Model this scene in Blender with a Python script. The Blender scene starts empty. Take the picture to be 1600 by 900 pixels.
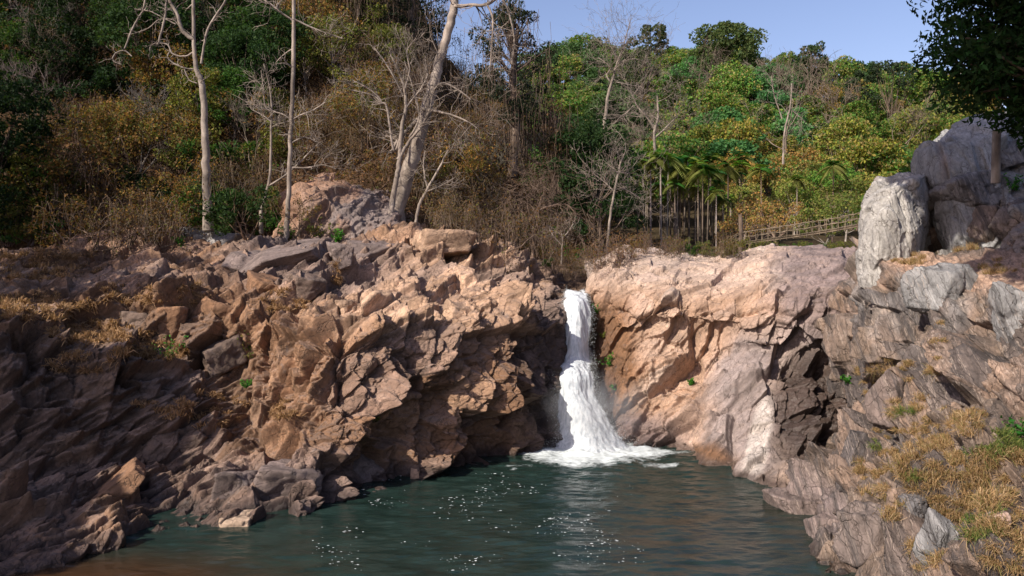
import bpy, math, random, time
import numpy as np
from mathutils import Vector, Matrix
from mathutils.bvhtree import BVHTree
random.seed(7); rs = np.random.RandomState(7)
SC = bpy.context.scene
COL = SC.collection
T0 = time.time()

# ------------------------------------------------------------------ camera
LENS = 28.0
F = 1600*LENS/36.0
PITCH = math.atan(30/F)
CAM = np.array([0.0, 0.0, 5.0])
cd = bpy.data.cameras.new('camera'); cam = bpy.data.objects.new('camera', cd); COL.objects.link(cam)
cd.lens = LENS; cd.sensor_width = 36; cd.clip_start = 0.05; cd.clip_end = 5000
cam.location = CAM; cam.rotation_euler = (math.pi/2-PITCH, 0, 0)
SC.camera = cam
# ------------------------------------------------------------------ sky and sun
SUN = np.array([-0.60, -0.56, 0.60]); SUN /= np.linalg.norm(SUN)
elev = math.asin(SUN[2]); az = math.atan2(SUN[0], SUN[1])
W = bpy.data.worlds.new('World'); SC.world = W; W.use_nodes = True
nt = W.node_tree; nt.nodes.clear()
sky = nt.nodes.new('ShaderNodeTexSky'); sky.sky_type = 'NISHITA'; sky.sun_disc = False
sky.sun_elevation = elev; sky.sun_rotation = az; sky.air_density = 1.0; sky.dust_density = 1.3; sky.ozone_density = 2.5
hs = nt.nodes.new('ShaderNodeMix'); hs.data_type = 'RGBA'; hs.blend_type = 'MULTIPLY'; hs.inputs[0].default_value = 1
hs.inputs[7].default_value = (1.09, .93, 0.98, 1)
bg = nt.nodes.new('ShaderNodeBackground'); bg.inputs[1].default_value = 0.13
wo = nt.nodes.new('ShaderNodeOutputWorld')
nt.links.new(sky.outputs[0], hs.inputs[6]); nt.links.new(hs.outputs[2], bg.inputs[0]); nt.links.new(bg.outputs[0], wo.inputs[0])
sd = bpy.data.lights.new('sun', 'SUN'); sd.energy = 5.0; sd.angle = math.radians(0.5); sd.color = (1.0, 0.92, 0.80)
so = bpy.data.objects.new('sun', sd); COL.objects.link(so)
so.rotation_euler = Vector(SUN).to_track_quat('Z', 'Y').to_euler(); so.location = (-20, -20, 40)
SC.view_settings.view_transform = 'Standard'; SC.view_settings.look = 'None'
SC.view_settings.exposure = 0.42; SC.view_settings.gamma = 1.0; SC.view_settings.use_curve_mapping = False
SC.cycles.max_bounces = 5; SC.cycles.diffuse_bounces = 2; SC.cycles.glossy_bounces = 3
SC.cycles.transmission_bounces = 3; SC.cycles.transparent_max_bounces = 8
SC.cycles.sample_clamp_indirect = 4; SC.cycles.caustics_reflective = False; SC.cycles.caustics_refractive = False

# ------------------------------------------------------------------ pixel <-> world
cP, sP = math.cos(PITCH), math.sin(PITCH)
def ray(px, py):
    cx = (np.asarray(px, float)-800)/F; cy = (450-np.asarray(py, float))/F
    return np.stack([cx, cP+cy*sP, -sP+cy*cP+0*cx], -1)
def at(px, py, d):
    r = ray(px, py); return CAM + r*(np.asarray(d, float)/r[..., 1])[..., None]
def pix(p):
    v = np.asarray(p, float)-CAM
    fwd = v[..., 1]*cP - v[..., 2]*sP; up = v[..., 1]*sP + v[..., 2]*cP
    return 800+F*v[..., 0]/fwd, 450-F*up/fwd

# ------------------------------------------------------------------ numpy noise
def h3(ix, iy, iz, seed):
    x = (ix.astype(np.int64)*73856093) ^ (iy.astype(np.int64)*19349663) ^ (iz.astype(np.int64)*83492791) ^ (seed*2654435761)
    x = x.astype(np.uint32); x ^= x >> np.uint32(15); x *= np.uint32(2246822519); x ^= x >> np.uint32(13)
    x *= np.uint32(3266489917); x ^= x >> np.uint32(16)
    return x
def f01(x): return x.astype(np.float32)*np.float32(1/4294967296.0)
def vnoise(P, fr, seed=0):
    q = P*fr; i = np.floor(q).astype(np.int64); f = q-i; f = f*f*(3-2*f); out = 0
    for dx in (0, 1):
        for dy in (0, 1):
            for dz in (0, 1):
                w = (f[:, 0] if dx else 1-f[:, 0])*(f[:, 1] if dy else 1-f[:, 1])*(f[:, 2] if dz else 1-f[:, 2])
                out = out + w*f01(h3(i[:, 0]+dx, i[:, 1]+dy, i[:, 2]+dz, seed))
    return out*2-1
def fbm(P, fr, octv=3, seed=0, gain=0.5):
    o = 0; a = 1; t = 0
    for k in range(octv): o = o+a*vnoise(P, fr*(2.03**k), seed+k*17); t += a; a *= gain
    return o/t
def axes(long, nrm):
    """rotation rows: along, across, normal"""
    a = np.array(long, float); a /= np.linalg.norm(a); n = np.array(nrm, float); n -= a*a.dot(n); n /= np.linalg.norm(n)
    return np.stack([a, np.cross(n, a), n])
def cells(P, R, scale, seed, jit=0.85):
    """nearest and second nearest cell of a jittered, stretched and turned lattice"""
    scale = np.array(scale, float); q = (P@R.T)/scale; i = np.floor(q).astype(np.int64)
    n = len(P); b1 = np.full(n, 1e9); b2 = np.full(n, 1e9); r1 = np.zeros(n, np.uint32); r2 = np.zeros(n, np.uint32); v1 = np.zeros((n, 3)); v2 = np.zeros((n, 3))
    for dx in (-1, 0, 1):
        for dy in (-1, 0, 1):
            for dz in (-1, 0, 1):
                cx, cy, cz = i[:, 0]+dx, i[:, 1]+dy, i[:, 2]+dz
                h = h3(cx, cy, cz, seed); ha = h*np.uint32(747796405)+np.uint32(2891336453); ha ^= ha >> np.uint32(13)
                hb = ha*np.uint32(277803737); hb ^= hb >> np.uint32(15)
                v = np.stack([q[:, 0]-(cx+.5+jit*(f01(h)-.5)), q[:, 1]-(cy+.5+jit*(f01(ha)-.5)), q[:, 2]-(cz+.5+jit*(f01(hb)-.5))], 1)
                d = (v**2).sum(1); m = d < b1; m2 = (~m) & (d < b2)
                b2 = np.where(m, b1, np.where(m2, d, b2)); r2 = np.where(m, r1, np.where(m2, h, r2)); v2[m] = v1[m]; v2[m2] = v[m2]
                b1 = np.where(m, d, b1); r1 = np.where(m, h, r1); v1[m] = v[m]
    def rnd(rid): return [f01(h3(rid.astype(np.int64), np.full(n, k), np.full(n, 7*k+1), seed+k)) for k in (1, 2, 3, 4)]
    return rnd(r1), (v1*scale)@R, rnd(r2), (v2*scale)@R, np.sqrt(b2)-np.sqrt(b1)
def fracture(P, levels, seed):
    """block displacement: every cell is its own plane, stepped from the next with a worn edge. returns displacement and tint numbers"""
    D = np.zeros(len(P)); tints = []
    for k, L in enumerate(levels):
        ms = min(L['s']); w = L.get('warp', 0.07)*ms; Q = P + w*np.stack([vnoise(P, 1.1/ms, seed+50+k*3+j) for j in range(3)], 1)
        r, v, ro, vo, e = cells(Q, L['R'], L['s'], seed+k*101)
        g = np.array(L.get('g', (0.25, 0, -0.22))); t = L.get('t', 0.35)
        def pl(r, v): return L['a']*(r[0]*2-1)+(g[0]+t*(r[1]*2-1))*v[:, 0]+(g[1]+t*(r[2]*2-1))*v[:, 1]+(g[2]+t*(r[3]*2-1))*v[:, 2]
        ew = 2*min(.05, .016+.035*ms)/(sum(L['s'])/3); f = np.clip(e/ew, 0, 1); f = .5+.5*(f*f*(3-2*f)); d = pl(r, v)*f+pl(ro, vo)*(1-f)
        if L.get('crack'): d = d - L['crack']*np.clip(1-e/(ew*1.2), 0, 1)*(r[1] > .3)
        D += d; tints.append(r[2]); tints.append(r[0])
    return D, tints

# ------------------------------------------------------------------ mesh making
def mesh_obj(name, V, faces_flat, nper, mat, parent=None, col=None, wet=None, smooth=False, extra=None):
    me = bpy.data.meshes.new(name); V = np.ascontiguousarray(V, np.float32); nf = len(faces_flat)//nper
    me.vertices.add(len(V)); me.vertices.foreach_set('co', V.ravel())
    me.loops.add(nf*nper); me.loops.foreach_set('vertex_index', np.ascontiguousarray(faces_flat, np.int32))
    me.polygons.add(nf); me.polygons.foreach_set('loop_start', np.arange(0, nf*nper, nper, dtype=np.int32))
    me.polygons.foreach_set('loop_total', np.full(nf, nper, np.int32))
    if smooth: me.polygons.foreach_set('use_smooth', np.ones(nf, bool))
    if col is not None:
        ca = me.color_attributes.new('tint', 'FLOAT_COLOR', 'POINT'); c4 = np.ones((len(V), 4), np.float32); c4[:, :col.shape[1]] = col
        if wet is not None: c4[:, 3] = wet
        ca.data.foreach_set('color', c4.ravel())
    for k, v in (extra or {}).items():
        a = me.attributes.new(k, 'FLOAT', 'POINT'); a.data.foreach_set('value', np.ascontiguousarray(v, np.float32))
    if mat: me.materials.append(mat)
    me.update(calc_edges=True)
    o = bpy.data.objects.new(name, me); COL.objects.link(o)
    if parent: o.parent = parent
    return o
def empty(name, loc=(0, 0, 0)):
    o = bpy.data.objects.new(name, None); COL.objects.link(o); o.location = tuple(float(c) for c in loc); o.empty_display_size = .3; return o
def tag(o, label=None, cat=None, group=None, kind=None):
    if label: o['label'] = label
    if cat: o['category'] = cat
    if group: o['group'] = group
    if kind: o['kind'] = kind
    return o
def catmull(C, n):
    """C (R,...) -> (n,...) along axis 0"""
    R = C.shape[0]; t = np.linspace(0, R-1, n); i = np.clip(np.floor(t).astype(int), 0, R-2); f = (t-i).reshape((-1,)+(1,)*(C.ndim-1))
    p0 = C[np.maximum(i-1, 0)]; p1 = C[i]; p2 = C[i+1]; p3 = C[np.minimum(i+2, R-1)]
    return 0.5*((2*p1)+(-p0+p2)*f+(2*p0-5*p1+4*p2-p3)*f**2+(-p0+3*p1-3*p2+p3)*f**3)
def surf(ctrl, nr, nc):
    S = catmull(ctrl, nr); S = np.swapaxes(catmull(np.swapaxes(S, 0, 1), nc), 0, 1); return S
def normals(S, toward=(0, -0.6, 0.8)):
    gu = np.gradient(S, axis=0); gv = np.gradient(S, axis=1); N = np.cross(gu, gv); N /= np.linalg.norm(N, axis=-1, keepdims=True)+1e-9
    if (N*np.array(toward)).sum(-1).mean() < 0: N = -N
    return N
def gridfaces(nr, nc):
    i = np.arange(nr*nc).reshape(nr, nc); return np.stack([i[:-1, :-1], i[:-1, 1:], i[1:, 1:], i[1:, :-1]], -1).reshape(-1)
BV = []
def add_bvh(name, S, st=3):
    s = S[::st, ::st]; nr, nc = s.shape[:2]
    BV.append((name, BVHTree.FromPolygons(s.reshape(-1, 3).tolist(), gridfaces(nr, nc).reshape(-1, 4).tolist())))
def hit(px, py, only=None):
    r = ray(px, py); r = r/np.linalg.norm(r); best = None
    for n, b in BV:
        if only and n not in only: continue
        h = b.ray_cast(Vector(CAM), Vector(r))
        if h[0] is not None and (best is None or h[3] < best[3]):
            nn = h[1] if h[1].dot(Vector(r)) < 0 else -h[1]; best = (np.array(h[0]), np.array(nn), n, h[3])
    return best
def drop(x, y, only=None):
    best = None
    for n, b in BV:
        if only and n not in only: continue
        h = b.ray_cast(Vector((x, y, 80)), Vector((0, 0, -1)))
        if h[0] is not None and (best is None or h[0][2] > best): best = h[0][2]
    return best

# ------------------------------------------------------------------ materials
def nodes(name):
    m = bpy.data.materials.new(name); m.use_nodes = True; t = m.node_tree; t.nodes.clear()
    return m, t, t.nodes.new('ShaderNodeOutputMaterial')
def N_(t, k, **kw):
    n = t.nodes.new(k)
    for a, v in kw.items(): setattr(n, a, v)
    return n
def mixc(t, f, a, b, mode='MIX'):
    m = N_(t, 'ShaderNodeMix', data_type='RGBA', blend_type=mode)
    for i, v in ((0, f), (6, a), (7, b)):
        if hasattr(v, 'is_linked') or isinstance(v, bpy.types.NodeSocket): t.links.new(v, m.inputs[i])
        else: m.inputs[i].default_value = v
    return m.outputs[2]
def math_(t, op, a, b=None, clamp=False):
    m = N_(t, 'ShaderNodeMath', operation=op); m.use_clamp = clamp
    for i, v in ((0, a), (1, b)):
        if v is None: continue
        if isinstance(v, bpy.types.NodeSocket): t.links.new(v, m.inputs[i])
        else: m.inputs[i].default_value = v
    return m.outputs[0]
def noise_(t, vec, scale, detail=6, rough=0.6, dist=0.0):
    n = N_(t, 'ShaderNodeTexNoise'); n.inputs['Scale'].default_value = scale; n.inputs['Detail'].default_value = detail
    n.inputs['Roughness'].default_value = rough; n.inputs['Distortion'].default_value = dist; t.links.new(vec, n.inputs['Vector']); return n.outputs[0]
def ramp_(t, fac, stops):
    r = N_(t, 'ShaderNodeValToRGB'); e = r.color_ramp.elements
    while len(e) < len(stops): e.new(0.5)
    for k, (p, c) in enumerate(stops): e[k].position = p; e[k].color = (c, c, c, 1) if not isinstance(c, tuple) else c
    t.links.new(fac, r.inputs[0]); return r.outputs[0]
def rock_mat(name, streak=(1, 1, 1), rot=None, bump=0.5, streak_amt=0.5, dist=0.06, veins=False):
    m, t, out = nodes(name)
    geo = N_(t, 'ShaderNodeNewGeometry'); at_ = N_(t, 'ShaderNodeAttribute', attribute_name='tint')
    cb = N_(t, 'ShaderNodeCombineXYZ')
    for k_ in range(3):
        dn = N_(t, 'ShaderNodeVectorMath', operation='DOT_PRODUCT'); dn.inputs[1].default_value = tuple(float(q)*streak[k_] for q in rot[k_]); t.links.new(geo.outputs['Position'], dn.inputs[0]); t.links.new(dn.outputs['Value'], cb.inputs[k_])
    mp = cb
    pos = geo.outputs['Position']
    a = noise_(t, pos, 1.1, 6, 0.62); b = noise_(t, mp.outputs[0], 3.2, 8, 0.66); c = noise_(t, pos, 14, 6, 0.7); d = noise_(t, pos, 60, 3, 0.7)
    c0 = at_.outputs['Color']
    v = ramp_(t, a, [(0.3, .72), (0.7, 1.22)]); c1 = mixc(t, 1.0, c0, v, 'MULTIPLY')
    v2 = ramp_(t, b, [(0.3, 1-.42*streak_amt*2*.8), (0.52, 1.0), (0.72, 1+.3*streak_amt*2)]); c2 = mixc(t, 1.0, c1, v2, 'MULTIPLY')
    v3 = ramp_(t, c, [(0.3, .76), (0.7, 1.2)]); c3 = mixc(t, 1.0, c2, v3, 'MULTIPLY')
    # grey lichen film and pale scuffs
    li = ramp_(t, noise_(t, pos, 2.6, 7, 0.7, 0.4), [(0.58, 0.0), (0.66, 0.34)]); c4 = mixc(t, li, c3, (0.20, 0.175, 0.165, 1))
    pa = ramp_(t, noise_(t, pos, 7.5, 6, 0.75, 0.2), [(0.66, 0.0), (0.72, 0.55)]); c5 = mixc(t, pa, c4, (0.47, 0.39, 0.33, 1))
    if veins:
        cb2 = N_(t, 'ShaderNodeVectorMath', operation='MULTIPLY'); cb2.inputs[1].default_value = (.35, .8, 1.6); t.links.new(mp.outputs[0], cb2.inputs[0])
        vn = noise_(t, cb2.outputs[0], 1.3, 5, .6, .1); vr_ = ramp_(t, vn, [(.488, 0.), (.50, .42), (.512, 0.)]); c5 = mixc(t, vr_, c5, (.55, .44, .36, 1))
        dk_ = ramp_(t, noise_(t, cb2.outputs[0], 1.2, 7, .7), [(.53, 0.), (.62, .7)]); c5 = mixc(t, dk_, c5, (.05, .045, .045, 1))
    wet = math_(t, 'SUBTRACT', 1.0, at_.outputs['Alpha'])
    dark = mixc(t, wet, c5, mixc(t, 1.0, c5, (0.33, 0.30, 0.30, 1), 'MULTIPLY'))
    p = N_(t, 'ShaderNodeBsdfPrincipled'); t.links.new(dark, p.inputs['Base Color'])
    rg = math_(t, 'MULTIPLY_ADD', wet, -0.55); t.nodes[-1].inputs[2].default_value = 0.9; t.links.new(rg, p.inputs['Roughness'])
    p.inputs['Specular IOR Level'].default_value = 0.35
    # cracks
    vo = N_(t, 'ShaderNodeTexVoronoi', feature='DISTANCE_TO_EDGE'); vo.inputs['Scale'].default_value = 2.4
    wp = N_(t, 'ShaderNodeVectorMath', operation='ADD'); ns = N_(t, 'ShaderNodeTexNoise'); ns.inputs['Scale'].default_value = 2.0; ns.inputs['Detail'].default_value = 5
    t.links.new(pos, ns.inputs['Vector']); t.links.new(mp.outputs[0], wp.inputs[0]); t.links.new(ns.outputs['Color'], wp.inputs[1]); t.links.new(wp.outputs[0], vo.inputs['Vector'])
    cr = ramp_(t, vo.outputs['Distance'], [(0.0, 0.0), (0.03, 1.0)]); vo.inputs['Scale'].default_value = 1.7
    vo2 = N_(t, 'ShaderNodeTexVoronoi', feature='DISTANCE_TO_EDGE'); vo2.inputs['Scale'].default_value = 4.6; t.links.new(wp.outputs[0], vo2.inputs['Vector'])
    cr2 = ramp_(t, vo2.outputs['Distance'], [(0.0, 0.0), (0.035, 1.0)]); gate = ramp_(t, a, [(.42, 0.), (.6, 1.)])
    k1 = math_(t, 'SUBTRACT', 1.0, ramp_(t, vo.outputs['Distance'], [(0.0, 0.0), (0.016, 1.0)])); k2 = math_(t, 'MULTIPLY', math_(t, 'SUBTRACT', 1.0, ramp_(t, vo2.outputs['Distance'], [(0.0, 0.0), (0.03, 1.0)])), gate)
    ck = math_(t, 'MULTIPLY', math_(t, 'MAXIMUM', k1, k2), .72); t.links.new(mixc(t, ck, dark, (.045, .032, .025, 1)), p.inputs['Base Color'])
    cr = math_(t, 'ADD', cr, math_(t, 'MULTIPLY', cr2, .5))
    hh = math_(t, 'ADD', math_(t, 'MULTIPLY', b, 0.35), math_(t, 'MULTIPLY', c, 0.5)); hh = math_(t, 'ADD', hh, math_(t, 'MULTIPLY', d, 0.3)); hh = math_(t, 'ADD', hh, math_(t, 'MULTIPLY', cr, 0.5))
    bp = N_(t, 'ShaderNodeBump'); bp.inputs['Strength'].default_value = bump; bp.inputs['Distance'].default_value = dist; t.links.new(hh, bp.inputs['Height'])
    t.links.new(bp.outputs[0], p.inputs['Normal']); t.links.new(p.outputs[0], out.inputs[0]); return m
def soil_mat(name, c1, c2, c3):
    m, t, out = nodes(name); geo = N_(t, 'ShaderNodeNewGeometry'); pos = geo.outputs['Position']
    a = noise_(t, pos, 0.35, 6, .65); b = noise_(t, pos, 6, 8, .75); c = mixc(t, ramp_(t, a, [(.35, 0.), (.65, 1.)]), c1, c2)
    c = mixc(t, ramp_(t, b, [(.42, 0.), (.62, 1.)]), c, c3); p = N_(t, 'ShaderNodeBsdfPrincipled'); t.links.new(c, p.inputs['Base Color']); p.inputs['Roughness'].default_value = .95
    p.inputs['Specular IOR Level'].default_value = .2
    bp = N_(t, 'ShaderNodeBump'); bp.inputs['Strength'].default_value = .8; bp.inputs['Distance'].default_value = .2; t.links.new(b, bp.inputs['Height']); t.links.new(bp.outputs[0], p.inputs['Normal'])
    t.links.new(p.outputs[0], out.inputs[0]); return m
def leaf_mat(name, trans=0.40, objcol=True, rough=.7):
    m, t, out = nodes(name); at_ = N_(t, 'ShaderNodeAttribute', attribute_name='tint'); c = at_.outputs['Color']
    if objcol:
        oi = N_(t, 'ShaderNodeObjectInfo'); c = mixc(t, 1.0, c, oi.outputs['Color'], 'MULTIPLY')
    p = N_(t, 'ShaderNodeBsdfPrincipled'); t.links.new(c, p.inputs['Base Color']); p.inputs['Roughness'].default_value = rough; p.inputs['Specular IOR Level'].default_value = .15
    tr = N_(t, 'ShaderNodeBsdfTranslucent'); t.links.new(mixc(t, 1.0, c, (1.1, 1.15, .6, 1), 'MULTIPLY'), tr.inputs[0])
    mx = N_(t, 'ShaderNodeMixShader'); mx.inputs[0].default_value = trans; t.links.new(p.outputs[0], mx.inputs[1]); t.links.new(tr.outputs[0], mx.inputs[2]); t.links.new(mx.outputs[0], out.inputs[0]); return m
def bark_mat(name, a, b, sc=5.0):
    m, t, out = nodes(name); tc = N_(t, 'ShaderNodeTexCoord'); mp = N_(t, 'ShaderNodeMapping'); mp.inputs['Scale'].default_value = (1, 1, .35); t.links.new(tc.outputs['Object'], mp.inputs[0])
    n = noise_(t, mp.outputs[0], sc, 8, .7); n2 = noise_(t, tc.outputs['Object'], 1.3, 4, .6)
    c = mixc(t, ramp_(t, n, [(.35, 0.), (.65, 1.)]), a, b); c = mixc(t, 1.0, c, ramp_(t, n2, [(.35, .45), (.62, 1.15)]), 'MULTIPLY')
    oi = N_(t, 'ShaderNodeObjectInfo'); c = mixc(t, 1.0, c, oi.outputs['Color'], 'MULTIPLY')
    p = N_(t, 'ShaderNodeBsdfPrincipled'); t.links.new(c, p.inputs['Base Color']); p.inputs['Roughness'].default_value = .9; p.inputs['Specular IOR Level'].default_value = .2
    bp = N_(t, 'ShaderNodeBump'); bp.inputs['Strength'].default_value = .5; bp.inputs['Distance'].default_value = .03; t.links.new(n, bp.inputs['Height']); t.links.new(bp.outputs[0], p.inputs['Normal'])
    t.links.new(p.outputs[0], out.inputs[0]); return m

RL = axes((.75, .15, .40), (-.3, -.75, .6)); RL2 = axes((.2, .1, .95), (.35, -.9, 0)); RB = axes((.68, .50, .45), (.62, -.41, -.49))
RD = axes((.62, .1, .78), (.75, -.3, -.6)); RD2 = axes((.5, 0, .85), (0, -1, 0)); RS = axes((.05, -.6, -.8), (.87, -.33, .30)); RG = axes((.14, 0, -1), (1, .2, .14))
M_ROCK_L = rock_mat('fractured_brown_rock', streak=(.5, .9, 2.2), rot=RL, bump=.7)
M_ROCK_R = rock_mat('peach_rock', streak=(.5, 1.0, 1.8), rot=RD, bump=.55, streak_amt=.4)
M_ROCK_N = rock_mat('foliated_rock', streak=(.6, 1.2, 2.6), rot=RS, bump=.75, streak_amt=.6, veins=True)
M_ROCK_G = rock_mat('streaked_grey_rock', streak=(.45, 1.6, 3.4), rot=RG, bump=.6, streak_amt=.45)
M_SOIL = soil_mat('leaf_litter', (.055, .032, .018, 1), (.10, .055, .028, 1), (.17, .095, .048, 1))
M_HILL = soil_mat('hill_soil', (.035, .028, .014, 1), (.06, .042, .02, 1), (.09, .06, .03, 1))
M_LEAF = leaf_mat('leaf'); M_DRYLEAF = leaf_mat('dry_leaf', .2); M_GRASS = leaf_mat('dry_grass_blade', .25)
M_BARK = bark_mat('pale_bark', (.20, .155, .125, 1), (.36, .30, .25, 1)); M_BARKD = bark_mat('brown_bark', (.10, .07, .05, 1), (.22, .16, .12, 1))
M_TWIG = bark_mat('dry_twig', (.12, .08, .055, 1), (.25, .175, .13, 1), 2.0)
M_BAMBOO = bark_mat('weathered_bamboo', (.15, .115, .08, 1), (.30, .23, .16, 1), 3.0)

# ------------------------------------------------------------------ rock masses
def smooth01(x, a, b): t = np.clip((x-a)/(b-a+1e-9), 0, 1); return t*t*(3-2*t)
def blob(X, Y, cx, cy, rx, ry, hard=.5): return 1-smooth01(np.sqrt(((X-cx)/rx)**2+((Y-cy)/ry)**2), 1-hard, 1+hard)
def lerp(a, b, t): return a*(1-t[:, None])+b*t[:, None]
def C(*a): return np.array([a], float)
def ctrl_world(rows): return at(*[np.array(rows, float)[..., k] for k in range(3)])

def build_rock(name, ctrl, nr, nc, mat, levels, seed, colorfn, kind='structure', dispmask=None, toward=(0, -.6, .8), fine=0.05, label=None):
    S = surf(ctrl, nr, nc); N = normals(S, toward); P = S.reshape(-1, 3); Nn = N.reshape(-1, 3)
    D, tn = fracture(P, levels, seed); D = D + fine*.6*fbm(P, 1.7, 4, seed+7)
    X, Y = pix(P)
    if dispmask is None or name != 'rock_bank': D = D*(1-.55*smooth01(Nn[:, 2], .78, .97))
    else: D = D*(1-.45*smooth01(Nn[:, 2], .82, .98))
    if dispmask is not None: D = dispmask(X, Y, P, D)
    Q = P+Nn*D[:, None]
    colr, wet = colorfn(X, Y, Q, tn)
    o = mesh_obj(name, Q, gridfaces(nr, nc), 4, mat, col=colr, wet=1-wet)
    o['kind'] = kind
    add_bvh(name, Q.reshape(nr, nc, 3)); return o, Q.reshape(nr, nc, 3)

# left bank: control columns (pixel x) and rows (pixel y, metres away)
LX = [-260, 0, 150, 300, 420, 520, 640, 758, 838, 878, 908]
LR = [
 [(960,11.6),(905,12.8),(862,14.1),(835,15.0),(822,15.5),(787,17.0),(745,19.2),(718,20.9),(700,22.3),(690,23.1),(690,25.5)],
 [(830,13.4),(815,14.4),(805,15.5),(785,16.4),(765,16.6),(735,17.3),(712,19.4),(680,20.9),(650,22.3),(640,23.2),(640,26)],
 [(700,15.6),(700,16.4),(710,17.3),(705,18.3),(700,18.1),(665,17.9),(650,19.3),(620,21.0),(600,22.6),(590,23.4),(590,26.3)],
 [(490,17.4),(503,17.9),(548,18.6),(605,19.4),(645,19.3),(590,18.4),(580,19.5),(560,21.2),(550,22.8),(540,23.7),(540,26.5)],
 [(472,19.6),(475,19.9),(512,20.2),(566,20.6),(580,19.8),(520,19.1),(510,20.1),(500,21.8),(500,23.3),(495,24.2),(495,26.7)],
 [(440,21.5),(442,21.8),(455,21.8),(475,21.3),(482,21.2),(467,21.4),(458,22.4),(458,23.5),(462,24.4),(470,25.0),(476,27)],
 [(412,24.5),(414,24.6),(428,24.6),(430,24.3),(424,24.0),(418,24.4),(408,25.4),(420,26.0),(436,26.2),(452,26.6),(462,27.8)],
 [(400,26.5),(400,26.8),(410,27.0),(402,27.5),(388,26.8),(388,27.0),(366,27.6),(388,28.0),(414,28.3),(438,28.8),(450,29.5)],
 [(394,30.5),(394,30.6),(398,31.0),(390,31.0),(382,31.0),(380,31.5),(362,32.0),(386,33.0),(412,34.0),(425,34.0),(432,34)],
]
rows = [[(LX[j], a, b) for j, (a, b) in enumerate(r)] for r in LR]
cw = ctrl_world(rows)
sub = cw[0].copy(); sub[:, 2] = -1.6; sub[:, 1] -= .7; sub[:, 0] += .5
ctrlL = np.concatenate([sub[None], cw], 0)
def colL(X, Y, P, tn):
    brown = C(.232, .128, .072); pale = C(.42, .27, .18); grey = C(.17, .125, .11); purp = C(.19, .137, .118); blk = C(.085, .065, .06); rust = C(.24, .12, .055)
    c = brown+0*X[:, None]
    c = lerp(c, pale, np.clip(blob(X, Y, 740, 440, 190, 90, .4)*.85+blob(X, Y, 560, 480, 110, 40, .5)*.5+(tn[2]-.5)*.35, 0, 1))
    c = lerp(c, purp, blob(X, Y, 480, 415, 150, 45, .3)*.8)
    c = lerp(c, C(.080, .054, .042), blob(X, Y, 80, 650, 280, 160, .4)*.85)  # dark brown lower-left rock, deepened so the colour carries the tree shade
    c = lerp(c, grey, blob(X, Y, 480, 760, 200, 50, .4)*.75)
    c = lerp(c, grey*1.1, np.clip((tn[0]-.68)*5, 0, 1)*.6); c = lerp(c, pale, np.clip((tn[3]-.85)*6, 0, 1)*.4)
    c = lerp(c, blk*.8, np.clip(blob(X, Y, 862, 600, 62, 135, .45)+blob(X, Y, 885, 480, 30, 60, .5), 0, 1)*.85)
    c = lerp(c, rust, blob(X, Y, 330, 420, 60, 40, .5)*.3)
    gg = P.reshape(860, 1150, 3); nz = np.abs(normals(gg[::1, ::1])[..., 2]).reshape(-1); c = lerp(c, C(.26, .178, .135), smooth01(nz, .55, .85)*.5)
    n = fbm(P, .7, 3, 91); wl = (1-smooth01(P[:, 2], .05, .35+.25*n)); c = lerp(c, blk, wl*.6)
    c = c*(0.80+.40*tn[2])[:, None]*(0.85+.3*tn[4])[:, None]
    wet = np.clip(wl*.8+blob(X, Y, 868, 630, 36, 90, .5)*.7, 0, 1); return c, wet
lvL = [dict(R=RL, s=(2.7, 1.7, 1.6), a=.17, t=.24, g=(.26, 0, -.12), crack=.05),
       dict(R=RL2, s=(1.25, .75, .8), a=.17, t=.50, g=(.46, 0, -.14), crack=.10),
       dict(R=RL, s=(.48, .30, .26), a=.06, t=.42, g=(.26, 0, -.10), crack=.045),
       dict(R=RL2, s=(.17, .12, .12), a=.022, t=.34, g=(.08, 0, -.08), crack=.015)]
lvB2 = [dict(R=RB, s=(3.0, 1.4, 1.0), a=.12, t=.18, g=(.16, 0, -.08), crack=.05), dict(R=RB, s=(1.7, .7, .42), a=.07, t=.26, g=(.24, 0, -.10), crack=.06), dict(R=RB, s=(.8, .3, .16), a=.028, t=.30, g=(.10, 0, -.05), crack=.02), dict(R=RB, s=(.3, .12, .08), a=.008, t=.22, g=(0, 0, 0))]
def maskL(X, Y, P, D):
    w = smooth01(Y, 570, 640)*(1-smooth01(X, 330, 420)); m = w > .001; D = D.copy()
    D2, _ = fracture(P[m], lvB2, 19); D[m] = D[m]*(1-w[m])+D2*w[m]
    b = np.clip(blob(X, Y, 885, 560, 60, 190, .45), 0, 1); return D*(1-.5*b)-.10*b
left_bank, SL = build_rock('rock_bank', ctrlL, 860, 1150, M_ROCK_L, lvL, 11, colL, dispmask=maskL)

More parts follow.
